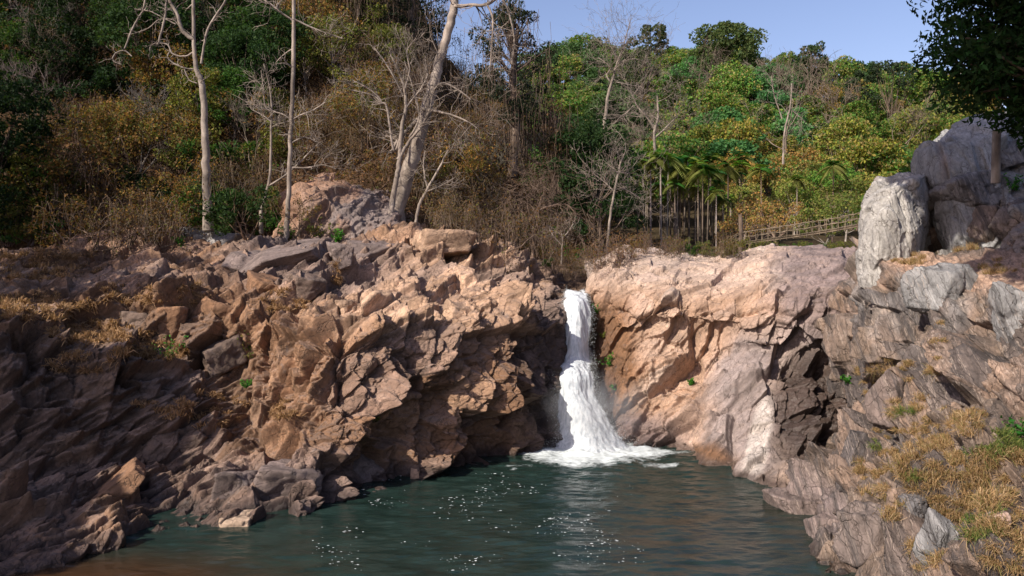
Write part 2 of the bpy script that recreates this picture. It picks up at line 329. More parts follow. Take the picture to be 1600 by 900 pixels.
# right cliff
RX = [912, 932, 990, 1060, 1130, 1200, 1280, 1370]
RR = [
 [(690,25),(690,23.6),(695,22.6),(707,21.7),(738,19.6),(757,18.6),(762,18.9),(760,19.2)],
 [(640,25.4),(645,23.9),(655,23.0),(655,22.2),(675,20.6),(665,20.5),(690,20.6),(690,20.9)],
 [(580,25.8),(585,24.2),(585,23.6),(590,22.9),(600,22.0),(590,21.4),(610,21.8),(610,22.2)],
 [(520,26.2),(520,24.7),(515,24.2),(520,23.6),(540,23.1),(545,22.7),(545,22.6),(545,22.5)],
 [(492,26.6),(490,24.8),(490,23.9),(492,23.35),(498,23.0),(500,22.6),(496,22.2),(484,22.2)],
 [(462,26.9),(458,25.1),(458,24.2),(462,23.7),(468,23.5),(464,23.0),(455,22.6),(444,22.6)],
 [(436,27.6),(424,26.4),(420,25.6),(430,25.2),(436,25.0),(425,24.6),(425,24.2),(420,24.0)],
 [(412,29),(402,28.5),(392,28),(400,28),(406,27.8),(390,27.4),(392,27),(395,26.8)],
 [(410,34),(400,34),(390,34),(398,34),(404,34),(389,33),(391,33),(394,33)],
]
rows = [[(RX[j], a, b) for j, (a, b) in enumerate(r)] for r in RR]
cw = ctrl_world(rows); sub = cw[0].copy(); sub[:, 2] = -1.6; sub[:, 1] -= .4; sub[:, 0] -= .3
ctrlR = np.concatenate([sub[None], cw], 0)
def colR(X, Y, P, tn):
    peach = C(.42, .272, .188); top = C(.52, .39, .31); purp = C(.22, .165, .155); grey = C(.27, .22, .205); rust = C(.20, .095, .04); blk = C(.145, .108, .09); white = C(.55, .48, .43)
    c = peach+0*X[:, None]
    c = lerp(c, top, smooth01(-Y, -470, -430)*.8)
    c = lerp(c, C(.36, .26, .21), np.clip((tn[2]-.55)*3, 0, 1)*.5)
    c = lerp(c, C(.50, .42, .36), np.clip((tn[0]-.65)*4, 0, 1)*.4)
    n = fbm(P, .8, 4, 33)
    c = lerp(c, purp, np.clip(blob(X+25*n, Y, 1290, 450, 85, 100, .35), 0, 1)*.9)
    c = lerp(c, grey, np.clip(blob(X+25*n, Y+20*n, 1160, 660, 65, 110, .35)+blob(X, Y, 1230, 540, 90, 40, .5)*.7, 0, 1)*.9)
    c = lerp(c, rust, np.clip(blob(X+18*n, Y, 950, 590, 58, 130, .4)*1.1+blob(X, Y, 1090, 715, 60, 20, .5), 0, 1)*.85)
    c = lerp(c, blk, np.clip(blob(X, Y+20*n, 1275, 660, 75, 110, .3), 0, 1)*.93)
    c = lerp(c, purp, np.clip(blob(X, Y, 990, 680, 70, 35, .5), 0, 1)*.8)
    c = lerp(c, white, np.clip(blob(X+6*n-(Y-690)*-.18, Y, 1185, 690, 17, 75, .35), 0, 1)*.85)
    n2 = fbm(P, .7, 3, 91); wl = (1-smooth01(P[:, 2], .05, .3+.2*n2)); c = lerp(c, blk*1.4, wl*.6)
    c = c*(0.86+.28*tn[2])[:, None]
    wet = np.clip(wl*.7+blob(X, Y+20*n, 1270, 650, 62, 100, .3)*.85+blob(X+10*n, Y, 940, 610, 28, 110, .5)*.6, 0, 1); return c, wet
def maskR(X, Y, P, D):
    top = smooth01(-Y, -485, -455); slab = np.clip(blob(X, Y, 1150, 660, 80, 110, .3), 0, 1); b = np.clip(blob(X, Y, 925, 560, 42, 190, .45), 0, 1); n = fbm(P*np.array([.5, .5, 2.2]), 1.1, 4, 55); ln = 484+10*np.sin(X/37.)+6*np.sin(X/13.); D = D*(1-.35*blob(X, Y, 1130, 480, 260, 40, .5))-.22*np.exp(-((Y-ln)/5.)**2)*(.4+.6*smooth01(vnoise(P, .8, 66), -.2, .3)); return D*(1-.50*top)*(1-.5*slab)*(1-.5*b)-.18*b-.10*top*(np.abs(n) < .035)
lvR = [dict(R=RD, s=(2.6, 1.5, 1.2), a=.24, t=.32, g=(.22, 0, -.28)),
       dict(R=RD2, s=(1.2, .6, .7), a=.12, t=.36, g=(.16, 0, -.26), crack=.12),
       dict(R=RD, s=(.5, .32, .3), a=.045, t=.32, g=(.10, 0, -.14), crack=.045),
       dict(R=RD2, s=(.18, .13, .12), a=.016, t=.28, g=(.05, 0, -.06), crack=.012)]
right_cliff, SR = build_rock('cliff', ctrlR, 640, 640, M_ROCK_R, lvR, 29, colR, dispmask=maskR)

# near right slope
NP = [
 [(1320,420,23),(1365,412,20.5),(1420,405,18.6),(1490,392,17.4),(1565,385,16.3),(1700,372,15),(1900,360,13)],
 [(1300,478,21),(1340,455,18.6),(1400,436,17.0),(1470,432,15.9),(1545,470,13.8),(1640,470,12.4),(1850,470,10.5)],
 [(1300,545,20.4),(1335,530,17.8),(1400,525,16.0),(1470,530,14.6),(1545,555,12.9),(1650,560,11.4),(1880,560,9.6)],
 [(1322,630,19.0),(1350,615,17.0),(1410,615,15.0),(1480,630,13.4),(1550,645,11.9),(1660,645,10.4),(1900,650,8.6)],
 [(1308,704,17.4),(1340,702,16.2),(1390,705,14.0),(1470,715,12.2),(1550,722,10.6),(1670,715,9.4),(1930,720,7.8)],
 [(1262,776,16.4),(1305,776,15.0),(1360,780,12.9),(1440,790,11.2),(1530,795,9.7),(1680,785,8.5),(1950,790,7)],
 [(1283,838,14.6),(1312,850,13.5),(1365,862,11.7),(1440,875,10.2),(1530,885,8.8),(1690,875,7.6),(1980,880,6.2)],
 [(1318,905,12.8),(1350,935,11.8),(1405,950,10.5),(1460,970,9.2),(1540,985,8.0),(1700,985,6.8),(2010,990,5.5)],
 [(1350,1010,10.5),(1385,1050,9.5),(1440,1085,8.6),(1490,1110,7.8),(1570,1130,6.8),(1740,1130,5.8),(2080,1130,4.7)],
]
NP = [[(x+(22 if i < 4 and j < 2 else 0), y, d) for j, (x, y, d) in enumerate(r)] for i, r in enumerate(NP)]
cw = ctrl_world(NP); sub = cw[:, 0].copy(); k_ = np.array([0, 0, 0, 0, .3, 1, 1, 1, 1.])
sub += (1-k_)[:, None]*np.array([.9, 2.2, -.9]); sub[:, 2] = np.where(k_ > .2, np.minimum(sub[:, 2]-2.5*k_, -1.2), sub[:, 2]); sub[:, 0] += .15*k_
ext = cw[:, -1]+np.array([5.0, -1.5, .6]); ctrlN = np.concatenate([sub[:, None], cw, ext[:, None]], 1)
ext2 = ctrlN[-1]+np.array([0, -4.0, 0]); ext2[:, 2] = np.minimum(ext2[:, 2], 3.0)-.6; ctrlN = np.concatenate([ctrlN, ext2[None]], 0)
def colN(X, Y, P, tn):
    g = C(.205, .148, .112); dk = C(.085, .072, .070); tan = C(.33, .22, .16); blue = C(.25, .24, .235); sand = C(.42, .27, .19)
    c = g+0*X[:, None]; n = fbm(P*np.array([2.2, 1, .5]), .9, 4, 71)
    c = lerp(c, tan, np.clip((tn[0]-.5)*3, 0, 1)*.55); c = lerp(c, dk, np.clip((tn[2]-.55)*4, 0, 1)*.8)
    c = lerp(c, blue, np.clip(n*2.2-.2, 0, 1)*.6*smooth01(-Y, -640, -450)); c = lerp(c, dk, np.clip(-n*2.4-.3, 0, 1)*.6)
    c = lerp(c, sand, np.clip(blob(X, Y, 1570, 425, 130, 32, .3)+blob(X, Y, 1440, 415, 60, 14, .5), 0, 1)*.9)
    c = lerp(c, C(.22, .17, .16), blob(X, Y, 1250, 790, 60, 60, .4)*.8)
    wl = (1-smooth01(P[:, 2], .03, .25)); return c*(.82+.36*tn[4])[:, None], wl*.8
def maskN(X, Y, P, D): return D*(1-.8*np.clip(blob(X, Y, 1570, 425, 130, 32, .3), 0, 1))
lvN = [dict(R=RS, s=(3.0, 1.6, .95), a=.34, t=.30, g=(.26, 0, -.20), crack=.12),
       dict(R=RS, s=(1.5, .80, .34), a=.075, t=.28, g=(.16, 0, -.14), crack=.08),
       dict(R=RS, s=(.55, .20, .09), a=.010, t=.16, g=(.05, 0, -.04), crack=.012),
       dict(R=RS, s=(.22, .07, .04), a=.004, t=.12, g=(0, 0, 0))]
near_slope, SN = build_rock('rock_slope', ctrlN, 740, 640, M_ROCK_N, lvN, 43, colN, dispmask=maskN)

# grey bank behind the upright boulder
QP = [
 [(1400,300,24),(1432,235,24),(1480,200,24),(1545,180,24),(1640,165,23),(1850,150,22)],
 [(1392,330,20.2),(1436,238,20.4),(1490,205,20.4),(1545,192,20),(1640,190,19),(1850,180,18)],
 [(1392,360,19.4),(1440,300,19.2),(1500,270,18.8),(1560,265,18),(1650,255,17),(1850,250,15.5)],
 [(1395,395,19.0),(1450,360,18.4),(1510,335,17.6),(1580,325,16.6),(1660,320,15.6),(1850,320,14)],
 [(1400,440,18.8),(1460,408,17.8),(1530,395,16.8),(1600,390,15.6),(1680,390,14.4),(1850,390,12.8)],
 [(1400,480,18.6),(1460,460,17.6),(1530,450,16.6),(1600,450,15.4),(1680,450,14.2),(1850,460,12.6)],
]
QP = [[(x+(75 if j < 2 else 50 if j < 3 else 15), y+(22 if i < 3 else 4), d+(2.2 if i < 3 and j < 4 else 0)) for j, (x, y, d) in enumerate(r)] for i, r in enumerate(QP)]
def colQ(X, Y, P, tn):
    g = C(.25, .235, .225); dk = C(.12, .105, .10); tan = C(.25, .17, .125); n = fbm(P, .9, 4, 17)
    c = g+0*X[:, None]; c = lerp(c, dk, np.clip(n*2, 0, 1)*.6); c = lerp(c, tan, np.clip((tn[2]-.5)*3, 0, 1)*.6*smooth01(Y, 300, 350)); return c, 0*X
lvQ = [dict(R=RG, s=(2.4, 1.6, 1.5), a=.22, t=.28, g=(.1, 0, -.2)), dict(R=RL2, s=(1.0, .7, .7), a=.10, t=.30, g=(.1, 0, -.2), crack=.06),
       dict(R=RL, s=(.4, .3, .3), a=.035, t=.25), dict(R=RL2, s=(.14, .1, .1), a=.01, t=.2)]
grey_bank, SQ = build_rock('grey_rock_bank', ctrl_world(QP), 300, 330, M_ROCK_G, lvQ, 61, colQ)

# ------------------------------------------------------------------ hill terrain
HX = [-700, -350, -50, 200, 400, 560, 660, 740, 820, 890, 950]
HB = [(392, 30.5), (300, 33), (200, 37), (100, 41), (0, 45), (-150, 53), (-400, 66)]
HR = []
for k in range(7):
    base = HB[k]
    alt = {6: [(362, 31.5), (300, 34), (220, 37.5), (150, 42), (85, 47), (50, 54), (45, 66)],
           7: [(384, 32.5), (325, 35.5), (262, 40), (210, 45), (165, 51), (150, 58), (150, 68)],
           8: [(410, 33.5), (362, 38), (318, 43), (280, 48), (250, 54), (240, 60), (235, 70)],
           9: [(425, 34), (398, 40), (372, 46), (345, 52), (325, 58), (310, 66), (300, 76)],
           10: [(432, 34), (415, 42), (400, 50), (385, 58), (370, 66), (355, 74), (340, 84)]}
    HR.append([(HX[j],)+(alt[j][k] if j in alt else (base[0]-(8 if j == 5 and k == 0 else 0), base[1])) for j in range(11)])
Sh = surf(ctrl_world(HR), 260, 420); Nh = normals(Sh); Ph = Sh.reshape(-1, 3)
Ph = Ph+Nh.reshape(-1, 3)*(fbm(Ph, .35, 4, 5)*.9+.12*fbm(Ph, 2.5, 3, 8))[:, None]
hill1 = mesh_obj('hillside', Ph, gridfaces(260, 420), 4, M_SOIL, smooth=True); hill1['kind'] = 'structure'; add_bvh('hillside', Ph.reshape(260, 420, 3))
FX = [700, 820, 900, 1000, 1100, 1200, 1300, 1420, 1560, 1750, 2100]
FB = [(418, 30), (398, 42), (380, 52), (345, 68), (276, 88), (206, 110), (143, 135), (141, 150), (230, 185)]
off = [15, 10, 0, 0, 0, 5, 22, 38, 38, 40, 40]
FR = [[(FX[j], a+off[j]*min(1, max(0, (k-2)/4)), b) for j in range(11)] for k, (a, b) in enumerate(FB)]
Sf = surf(ctrl_world(FR), 220, 300); Nf = normals(Sf); Pf = Sf.reshape(-1, 3); Pf = Pf+Nf.reshape(-1, 3)*(fbm(Pf, .06, 4, 15)*1.6*np.clip((Pf[:, 1]-40)/60, 0, 1))[:, None]
hill2 = mesh_obj('hill', Pf, gridfaces(220, 300), 4, M_HILL, smooth=True); hill2['kind'] = 'structure'; add_bvh('hill', Pf.reshape(220, 300, 3))
gv = np.array([(-2500, -600, -3), (2500, -600, -3), (2500, 4000, -3), (-2500, 4000, -3)], float)
ground = mesh_obj('ground', gv, np.array([0, 1, 2, 3]), 4, M_HILL); ground['kind'] = 'structure'

# rock face behind the ledge (under the trees)
BX = [100, 200, 300, 400, 480, 560, 620, 660]
BR = [[(BX[j], y, d) for j, (y, d) in enumerate(r)] for r in [
 [(430,28.0),(440,27.5),(430,27.5),(405,28.5),(400,28.5),(400,28.5),(392,29),(390,30)],
 [(405,28.6),(400,28.0),(400,28.4),(395,29.3),(365,29.0),(360,29.0),(365,29.6),(372,31)],
 [(385,29.4),(372,28.8),(375,29.4),(385,30.2),(325,29.8),(330,29.8),(345,30.2),(360,32)],
 [(380,31.0),(360,30.5),(362,31),(378,31.5),(298,31.2),(300,31.2),(325,31.8),(345,33)],
 [(375,33.5),(350,33.5),(350,33.5),(370,33.5),(285,34.2),(285,34.2),(310,34.2),(335,35)]]]
def colB(X, Y, P, tn):
    c = C(.30, .18, .12)+0*X[:, None]; g = C(.20, .165, .155); n = fbm(P*np.array([2, 1, .4]), .9, 4, 3)
    c = lerp(c, g, np.clip(blob(X+20*n, Y, 570, 350, 60, 60, .4)+.8*np.clip(n, 0, 1), 0, 1)*.85); c = lerp(c, C(.26, .13, .07), np.clip(-n*2, 0, 1)*.5); return c, 0*X
lvB = [dict(R=RL2, s=(2.6, 1.2, 1.2), a=.2, t=.25, g=(.1, 0, -.1)), dict(R=RL2, s=(.9, .5, .5), a=.08, t=.25, g=(.1, 0, -.1), crack=.05), dict(R=RL, s=(.35, .25, .25), a=.03, t=.2)]
face, SB = build_rock('rock_face', ctrl_world(BR), 170, 420, M_ROCK_G, lvB, 81, colB)
SX = [[(862, 760, 24.4), (905, 760, 24.8), (950, 760, 25.2)], [(862, 600, 25.0), (905, 600, 25.4), (950, 600, 25.8)], [(862, 472, 25.2), (905, 468, 25.5), (950, 472, 25.9)],
      [(850, 452, 26.5), (900, 458, 27.2), (950, 450, 27.2)], [(830, 416, 29), (900, 422, 30), (970, 414, 30)], [(800, 400, 36), (900, 404, 37), (1000, 396, 37)], [(780, 388, 46), (900, 392, 47), (1020, 385, 47)]]
stream_bed, _ = build_rock('stream_bed', ctrl_world(SX), 200, 140, M_ROCK_L, [dict(R=RL, s=(.9, .6, .5), a=.12, t=.35, g=(.1, 0, -.1), crack=.05), dict(R=RL2, s=(.3, .2, .2), a=.04, t=.3)], 71, lambda X, Y, P, tn: (C(.13, .08, .05)*(.7+.6*tn[0])[:, None], 0*X))
print('T terrain', time.time()-T0)

# ------------------------------------------------------------------ water
def water():
    xs = np.linspace(-15, 13, 760); ys = np.concatenate([np.linspace(-6, 8, 60)[:-1], 8+(27-8)*np.linspace(0, 1, 700)])
    X, Y = np.meshgrid(xs, ys); P = np.stack([X, Y, 0*X], -1).reshape(-1, 3)
    fall = at(930, 712, 21.6); dx = P[:, 0]-fall[0]; dy = P[:, 1]-fall[1]; r = np.sqrt(dx**2+dy**2)
    q = P*np.array([1, 2.4, 1])
    amp = .55+1.3*np.exp(-r/3.0)
    z = .030*fbm(q+.4*fbm(P, .3, 2, 4)[:, None], .55, 3, 21)+.045*fbm(q, 1.6, 3, 25)+.013*fbm(q, 4.2, 2, 28)+.003*fbm(q, 11, 2, 29)
    z += .012*np.sin(r*5.2+2.2*fbm(P, .45, 3, 31))*np.exp(-r/9)
    z *= amp
    px, py = pix(P); n = fbm(P*np.array([1, 1.6, 1]), 1.3, 5, 41, .6)
    e = np.sqrt((dx/1.9)**2+((dy)/1.1)**2)+.55*n
    foam = 1-smooth01(e, .35, 1.7)
    foam = np.maximum(foam, .9*(1-smooth01(np.sqrt(((dx-.1)/2.4)**2+((dy+.5)/1.3)**2)+.9*n, .0, 1.3)))
    z += foam*(.05*n+.05*fbm(P, 5, 3, 61))
    # shallow shelf beside the near edge of the left bank
    sh = blob(px, py, 130, 912, 260, 44, .6)*.9+.15*blob(px, py, 1130, 830, 190, 60, .6); sh = np.clip(sh+.25*n*(sh > .05), 0, 1)
    P[:, 2] = z
    m, t, out = nodes('pool_water'); geo = N_(t, 'ShaderNodeNewGeometry'); af = N_(t, 'ShaderNodeAttribute', attribute_name='foam'); as_ = N_(t, 'ShaderNodeAttribute', attribute_name='shallow')
    mp = N_(t, 'ShaderNodeMapping'); mp.inputs['Scale'].default_value = (1, 2.0, 1); t.links.new(geo.outputs['Position'], mp.inputs[0])
    nn = noise_(t, mp.outputs[0], 1.2, 5, .6)
    deep = mixc(t, ramp_(t, nn, [(.35, 0.), (.65, 1.)]), (.009, .019, .015, 1), (.017, .034, .029, 1))
    c = mixc(t, as_.outputs['Fac'], deep, (.050, .024, .011, 1))
    fn = noise_(t, mp.outputs[0], 5, 9, .75, .6)
    ff = math_(t, 'ADD', math_(t, 'MULTIPLY', math_(t, 'SUBTRACT', fn, .52), 3.0), math_(t, 'MULTIPLY', af.outputs['Fac'], 1.7)); ff = math_(t, 'SUBTRACT', ff, .45, True); ff = math_(t, 'MULTIPLY', ff, math_(t, 'MULTIPLY', af.outputs['Fac'], 3.0, True))
    c = mixc(t, ff, c, (.56, .60, .60, 1)); p = N_(t, 'ShaderNodeBsdfPrincipled'); t.links.new(c, p.inputs['Base Color'])
    rg = math_(t, 'MULTIPLY_ADD', ff, .6); t.nodes[-1].inputs[2].default_value = .045; t.links.new(rg, p.inputs['Roughness']); p.inputs['IOR'].default_value = 1.33
    b1 = noise_(t, mp.outputs[0], 9, 4, .6); b2 = noise_(t, mp.outputs[0], 28, 3, .6); hh = math_(t, 'ADD', b1, math_(t, 'MULTIPLY', b2, .4))
    bp = N_(t, 'ShaderNodeBump'); bp.inputs['Strength'].default_value = .35; bp.inputs['Distance'].default_value = .02; t.links.new(hh, bp.inputs['Height']); t.links.new(bp.outputs[0], p.inputs['Normal'])
    t.links.new(p.outputs[0], out.inputs[0])
    o = mesh_obj('water', P, gridfaces(len(ys), len(xs)), 4, m, smooth=True, extra={'foam': foam, 'shallow': sh}); o['kind'] = 'structure'
    # foam flecks drifting on the pool
    n = 800; fx = rs.uniform(480, 1010, n*3); fy = rs.uniform(735, 900, n*3); clump = vnoise(np.stack([fx/55, fy/22, 0*fx], 1), 1.0, 3)
    pr = np.clip(clump*1.8, .05, 1)**1.5*(.35+.65*blob(fx, fy, 720, 820, 260, 80, .5)); keep = rs.rand(n*3) < pr; fx = fx[keep][:n]; fy = fy[keep][:n]
    d = 5*F/(fy-420); P0 = at(fx, fy, d); P0[:, 2] = .045
    V = []; Fc = []; b = 0
    for k in range(len(P0)):
        s = (.005+.013*rs.rand()**2.5)*d[k]/15; a0 = rs.rand()*6
        for j in range(6):
            a = a0+j*math.pi/3; rr = s*(.6+.7*rs.rand()); V.append((P0[k, 0]+rr*1.7*math.cos(a), P0[k, 1]+rr*math.sin(a)*1.2, P0[k, 2]+.004*rs.rand()))
        Fc += [b+j for j in range(6)]; b += 6
    mf, t, out = nodes('foam_white'); p = N_(t, 'ShaderNodeBsdfPrincipled'); p.inputs['Base Color'].default_value = (.58, .60, .60, 1); p.inputs['Roughness'].default_value = .5; t.links.new(p.outputs[0], out.inputs[0])
    fo = mesh_obj('foam', np.array(V), np.array(Fc), 6, mf); tag(fo, 'small white foam flecks drifting on the green pool', 'foam', kind='stuff')
    return mf
M_FOAM = water()

def waterfall():
    # left edge, right edge in pixels and distance down the fall
    W_ = [(452, 884, 914, 26.6), (459, 881, 917, 25.4), (466, 880, 919, 24.7), (480, 877, 923, 24.4), (500, 873, 925, 24.2), (530, 873, 924, 24.0), (552, 873, 924, 23.9), (564, 870, 924, 23.7), (576, 862, 924, 23.3), (592, 856, 931, 23.0),
          (615, 864, 930, 22.8), (645, 868, 948, 22.5), (675, 870, 968, 22.2), (700, 862, 990, 21.9), (716, 842, 1016, 21.6)]
    ctrl = []
    for y, a, b, d in W_:
        row = []
        for f_ in (0, .15, .38, .62, .85, 1): row.append((a+(b-a)*f_, y, d+.35-.55*math.sin(math.pi*min(max(f_, .05), .95))))
        ctrl.append(row)
    m, t, out = nodes('falling_water'); geo = N_(t, 'ShaderNodeNewGeometry'); ea = N_(t, 'ShaderNodeAttribute', attribute_name='edge')
    mp = N_(t, 'ShaderNodeMapping'); mp.inputs['Scale'].default_value = (4.6, 4.6, .75); t.links.new(geo.outputs['Position'], mp.inputs[0])
    n = noise_(t, mp.outputs[0], 2.6, 8, .72); c = mixc(t, ramp_(t, n, [(.36, 0.), (.60, 1.)]), (.36, .40, .43, 1), (.66, .68, .69, 1))
    p = N_(t, 'ShaderNodeBsdfPrincipled'); t.links.new(c, p.inputs['Base Color']); p.inputs['Roughness'].default_value = .7; p.inputs['Specular IOR Level'].default_value = .1
    bp = N_(t, 'ShaderNodeBump'); bp.inputs['Strength'].default_value = .35; bp.inputs['Distance'].default_value = .05; t.links.new(n, bp.inputs['Height']); t.links.new(bp.outputs[0], p.inputs['Normal'])
    tr = N_(t, 'ShaderNodeBsdfTransparent'); n3 = noise_(t, mp.outputs[0], 5, 7, .75)
    al = math_(t, 'MULTIPLY_ADD', math_(t, 'ADD', math_(t, 'MULTIPLY', ea.outputs['Fac'], 1.25), math_(t, 'MULTIPLY', math_(t, 'SUBTRACT', n3, .5), 2.2)), 1.6); t.nodes[-1].inputs[2].default_value = -.35; al.node.use_clamp = True
    mx = N_(t, 'ShaderNodeMixShader'); t.links.new(al, mx.inputs[0]); t.links.new(tr.outputs[0], mx.inputs[1]); t.links.new(p.outputs[0], mx.inputs[2]); t.links.new(mx.outputs[0], out.inputs[0])
    root = None
    nr, nc = 420, 150; S = surf(ctrl_world(ctrl), nr, nc); N = normals(S); P = S.reshape(-1, 3)
    q = P*np.array([3.4, 3.0, .9]); D = .08*fbm(q, .8, 3, 77, .5)+.025*fbm(q*np.array([1, 1, .5]), 3.2, 3, 79); P = P+N.reshape(-1, 3)*D[:, None]
    u = np.tile(np.linspace(0, 1, nc), (nr, 1)).ravel(); v = np.repeat(np.linspace(0, 1, nr), nc)
    edge = np.clip(np.minimum(u, 1-u)*5.5, 0, 1)*np.clip(v*25, 0, 1)
    o = mesh_obj('waterfall', P, gridfaces(nr, nc), 4, m, smooth=True, extra={'edge': edge}); o['kind'] = 'structure'; o['label'] = 'white waterfall dropping through the cleft between both cliffs'
    # spray droplets
    k = 16000; vv = rs.rand(k)**.6; i = (vv*(nr-1)).astype(int); side = rs.rand(k); uu = np.where(side < .4, np.abs(rs.normal(0, .06, k)), np.where(side < .8, 1-np.abs(rs.normal(0, .06, k)), rs.rand(k)))
    j = np.clip(uu*(nc-1), 0, nc-1).astype(int); P0 = P.reshape(nr, nc, 3)[i, j]+rs.normal(0, 1, (k, 3))*(np.array([.10, .10, .10])*(.3+vv[:, None]*1.1))+np.array([0, -.15, .05])
    P0[:, 2] = np.maximum(P0[:, 2], .03); s = .003+.007*rs.rand(k)**3; A = rs.normal(size=(k, 3)); A /= np.linalg.norm(A, axis=1, keepdims=True); B = np.cross(A, rs.normal(size=(k, 3))); B /= np.linalg.norm(B, axis=1, keepdims=True)
    V = np.stack([P0+A*s[:, None], P0+B*s[:, None], P0-A*s[:, None], P0-B*s[:, None]], 1).reshape(-1, 3)
    sp = mesh_obj('spray', V, np.arange(len(V)), 4, M_FOAM); tag(sp, 'fine white spray around the foot of the waterfall', 'spray', kind='stuff')
waterfall()
def mist():
    U = []; n = 24
    V, Fc = [], []
    for i in range(n+1):
        for j in range(n*2):
            a = math.pi*i/n; b = 2*math.pi*j/(n*2); V.append((math.sin(a)*math.cos(b), math.sin(a)*math.sin(b), math.cos(a)))
    for i in range(n):
        for j in range(n*2): k = (j+1) % (n*2); Fc += [i*n*2+j, (i+1)*n*2+j, (i+1)*n*2+k, i*n*2+k]
    V = np.array(V)*np.array([1.55, .85, 1.15]); c = at(930, 690, 21.4); c[2] = 1.22
    m, t, out = nodes('mist'); tc = N_(t, 'ShaderNodeTexCoord'); ln = N_(t, 'ShaderNodeVectorMath', operation='MULTIPLY'); ln.inputs[1].default_value = (1/1.55, 1/.85, 1/1.15); t.links.new(tc.outputs['Object'], ln.inputs[0])
    le = N_(t, 'ShaderNodeVectorMath', operation='LENGTH'); t.links.new(ln.outputs[0], le.inputs[0]); f = math_(t, 'SUBTRACT', 1.0, le.outputs['Value'], True); nz = noise_(t, tc.outputs['Object'], 1.8, 4, .6)
    d = math_(t, 'MULTIPLY', math_(t, 'MULTIPLY', f, ramp_(t, nz, [(.35, 0.), (.7, 1.)])), 1.1); pv = N_(t, 'ShaderNodeVolumePrincipled'); pv.inputs['Color'].default_value = (.95, .97, 1, 1); t.links.new(d, pv.inputs['Density']); t.links.new(pv.outputs[0], out.inputs[1])
    o = mesh_obj('mist', V, np.array(Fc), 4, m, smooth=True); o.location = tuple(float(q) for q in c); tag(o, 'thin veil of mist over the foot of the waterfall', 'mist', kind='stuff')
mist()

# ------------------------------------------------------------------ cut boulders
import bmesh
_ico = {}
def ico(sub):
    if sub not in _ico:
        bm = bmesh.new(); bmesh.ops.create_icosphere(bm, subdivisions=sub, radius=1); V = np.array([v.co[:] for v in bm.verts]); Fc = np.array([[v.index for v in f.verts] for f in bm.faces]).ravel(); bm.free(); _ico[sub] = (V, Fc)
    return _ico[sub]
def boulder(name, center, size, seed, color, mat, label, cat='rock', rot=None, npl=10, sub=5, boxy=1.0, group=None, fine=.02, tone=.4):
    r = np.random.RandomState(seed); U, Fc = ico(sub); pn = []; ph = []
    for ax in range(3):
        for sg in (-1, 1):
            n = np.zeros(3); n[ax] = sg; n += r.normal(0, .20, 3); pn.append(n/np.linalg.norm(n)); ph.append(r.uniform(.66, .88))
    for k in range(npl): n = r.normal(size=3); pn.append(n/np.linalg.norm(n)); ph.append(r.uniform(.84, 1.12))
    pn = np.array(pn); ph = np.array(ph); dt = U@pn.T; rad = np.where(dt > .05, ph[None]/np.maximum(dt, .05), 9).min(1); V = U*rad[:, None]
    V = V*np.array(size)/2
    if rot is not None: V = V@np.array(Matrix.Rotation(rot[0], 3, 'X')@Matrix.Rotation(rot[1], 3, 'Y')@Matrix.Rotation(rot[2], 3, 'Z')).T
    w = V+np.array(center); s = min(size); nn = w-np.array(center); nn /= np.linalg.norm(nn, axis=1, keepdims=True)
    D, tn = fracture(w, [dict(R=RS if mat is M_ROCK_N else RL, s=(.7*s, .38*s, .34*s), a=.022*s, t=.12, g=(.03, 0, -.05), crack=.025*s), dict(R=RS if mat is M_ROCK_N else RL2, s=(.24*s, .14*s, .14*s), a=.010*s, t=.14, g=(.02, 0, -.02), crack=.006*s)], seed)
    V = V+nn*(D+fine*s*.6*fbm(w, 2.5/s, 4, seed))[:, None]
    c = np.array([color])*(1-tone/2+tone*tn[0])[:, None]
    o = mesh_obj(name, V, Fc, 3, mat, col=c); o.location = tuple(float(a) for a in center)
    tag(o, label, cat, group); return o

def shell_rock(ctrl, nr, nc, seed, base, label, amp=1.0):
    def cf(X, Y, P, tn):
        n = fbm(P*np.array([2.5, 2, .5]), .8, 4, 9); c = np.array([base])*(.85+.3*tn[0])[:, None]; return lerp(c, C(.30, .18, .12), np.clip(n*3-1.0, 0, 1)*.55), 0*X
    lv = [dict(R=RG, s=(2.8, 1.2, 1.0), a=.07*amp, t=.14*amp, g=(.04, 0, -.04), crack=.08), dict(R=RG, s=(.9, .4, .3), a=.022*amp, t=.16, g=(0, 0, 0), crack=.03), dict(R=RG, s=(.25, .12, .09), a=.007, t=.14, g=(0, 0, 0))]
    o, _ = build_rock('boulder', ctrl_world(ctrl), nr, nc, M_ROCK_G, lv, seed, cf, kind='thing', toward=(-.3, -.9, .3), fine=.10); tag(o, label, 'rock')
shell_rock([
 [(1380,470,20.5),(1354,440,18.8),(1374,452,18.1),(1405,445,17.9),(1428,425,18.3),(1450,415,20)],
 [(1372,425,20.5),(1350,410,18.7),(1372,424,18.0),(1405,418,17.9),(1432,400,18.3),(1455,390,20)],
 [(1368,390,20.6),(1347,372,18.7),(1368,378,17.9),(1405,378,17.8),(1440,365,18.2),(1465,360,20)],
 [(1370,335,20.7),(1348,328,18.8),(1370,330,18.0),(1405,328,17.9),(1445,325,18.4),(1475,320,20)],
 [(1385,305,20.8),(1366,300,19.0),(1382,294,18.4),(1408,286,18.2),(1447,276,18.6),(1480,270,20)],
 [(1400,296,21.2),(1390,288,20.2),(1405,280,19.8),(1424,272,19.6),(1452,264,19.8),(1490,258,20.6)]], 190, 170, 5, (.36, .335, .31), 'tall upright pale grey boulder beside the end of the bamboo footbridge')
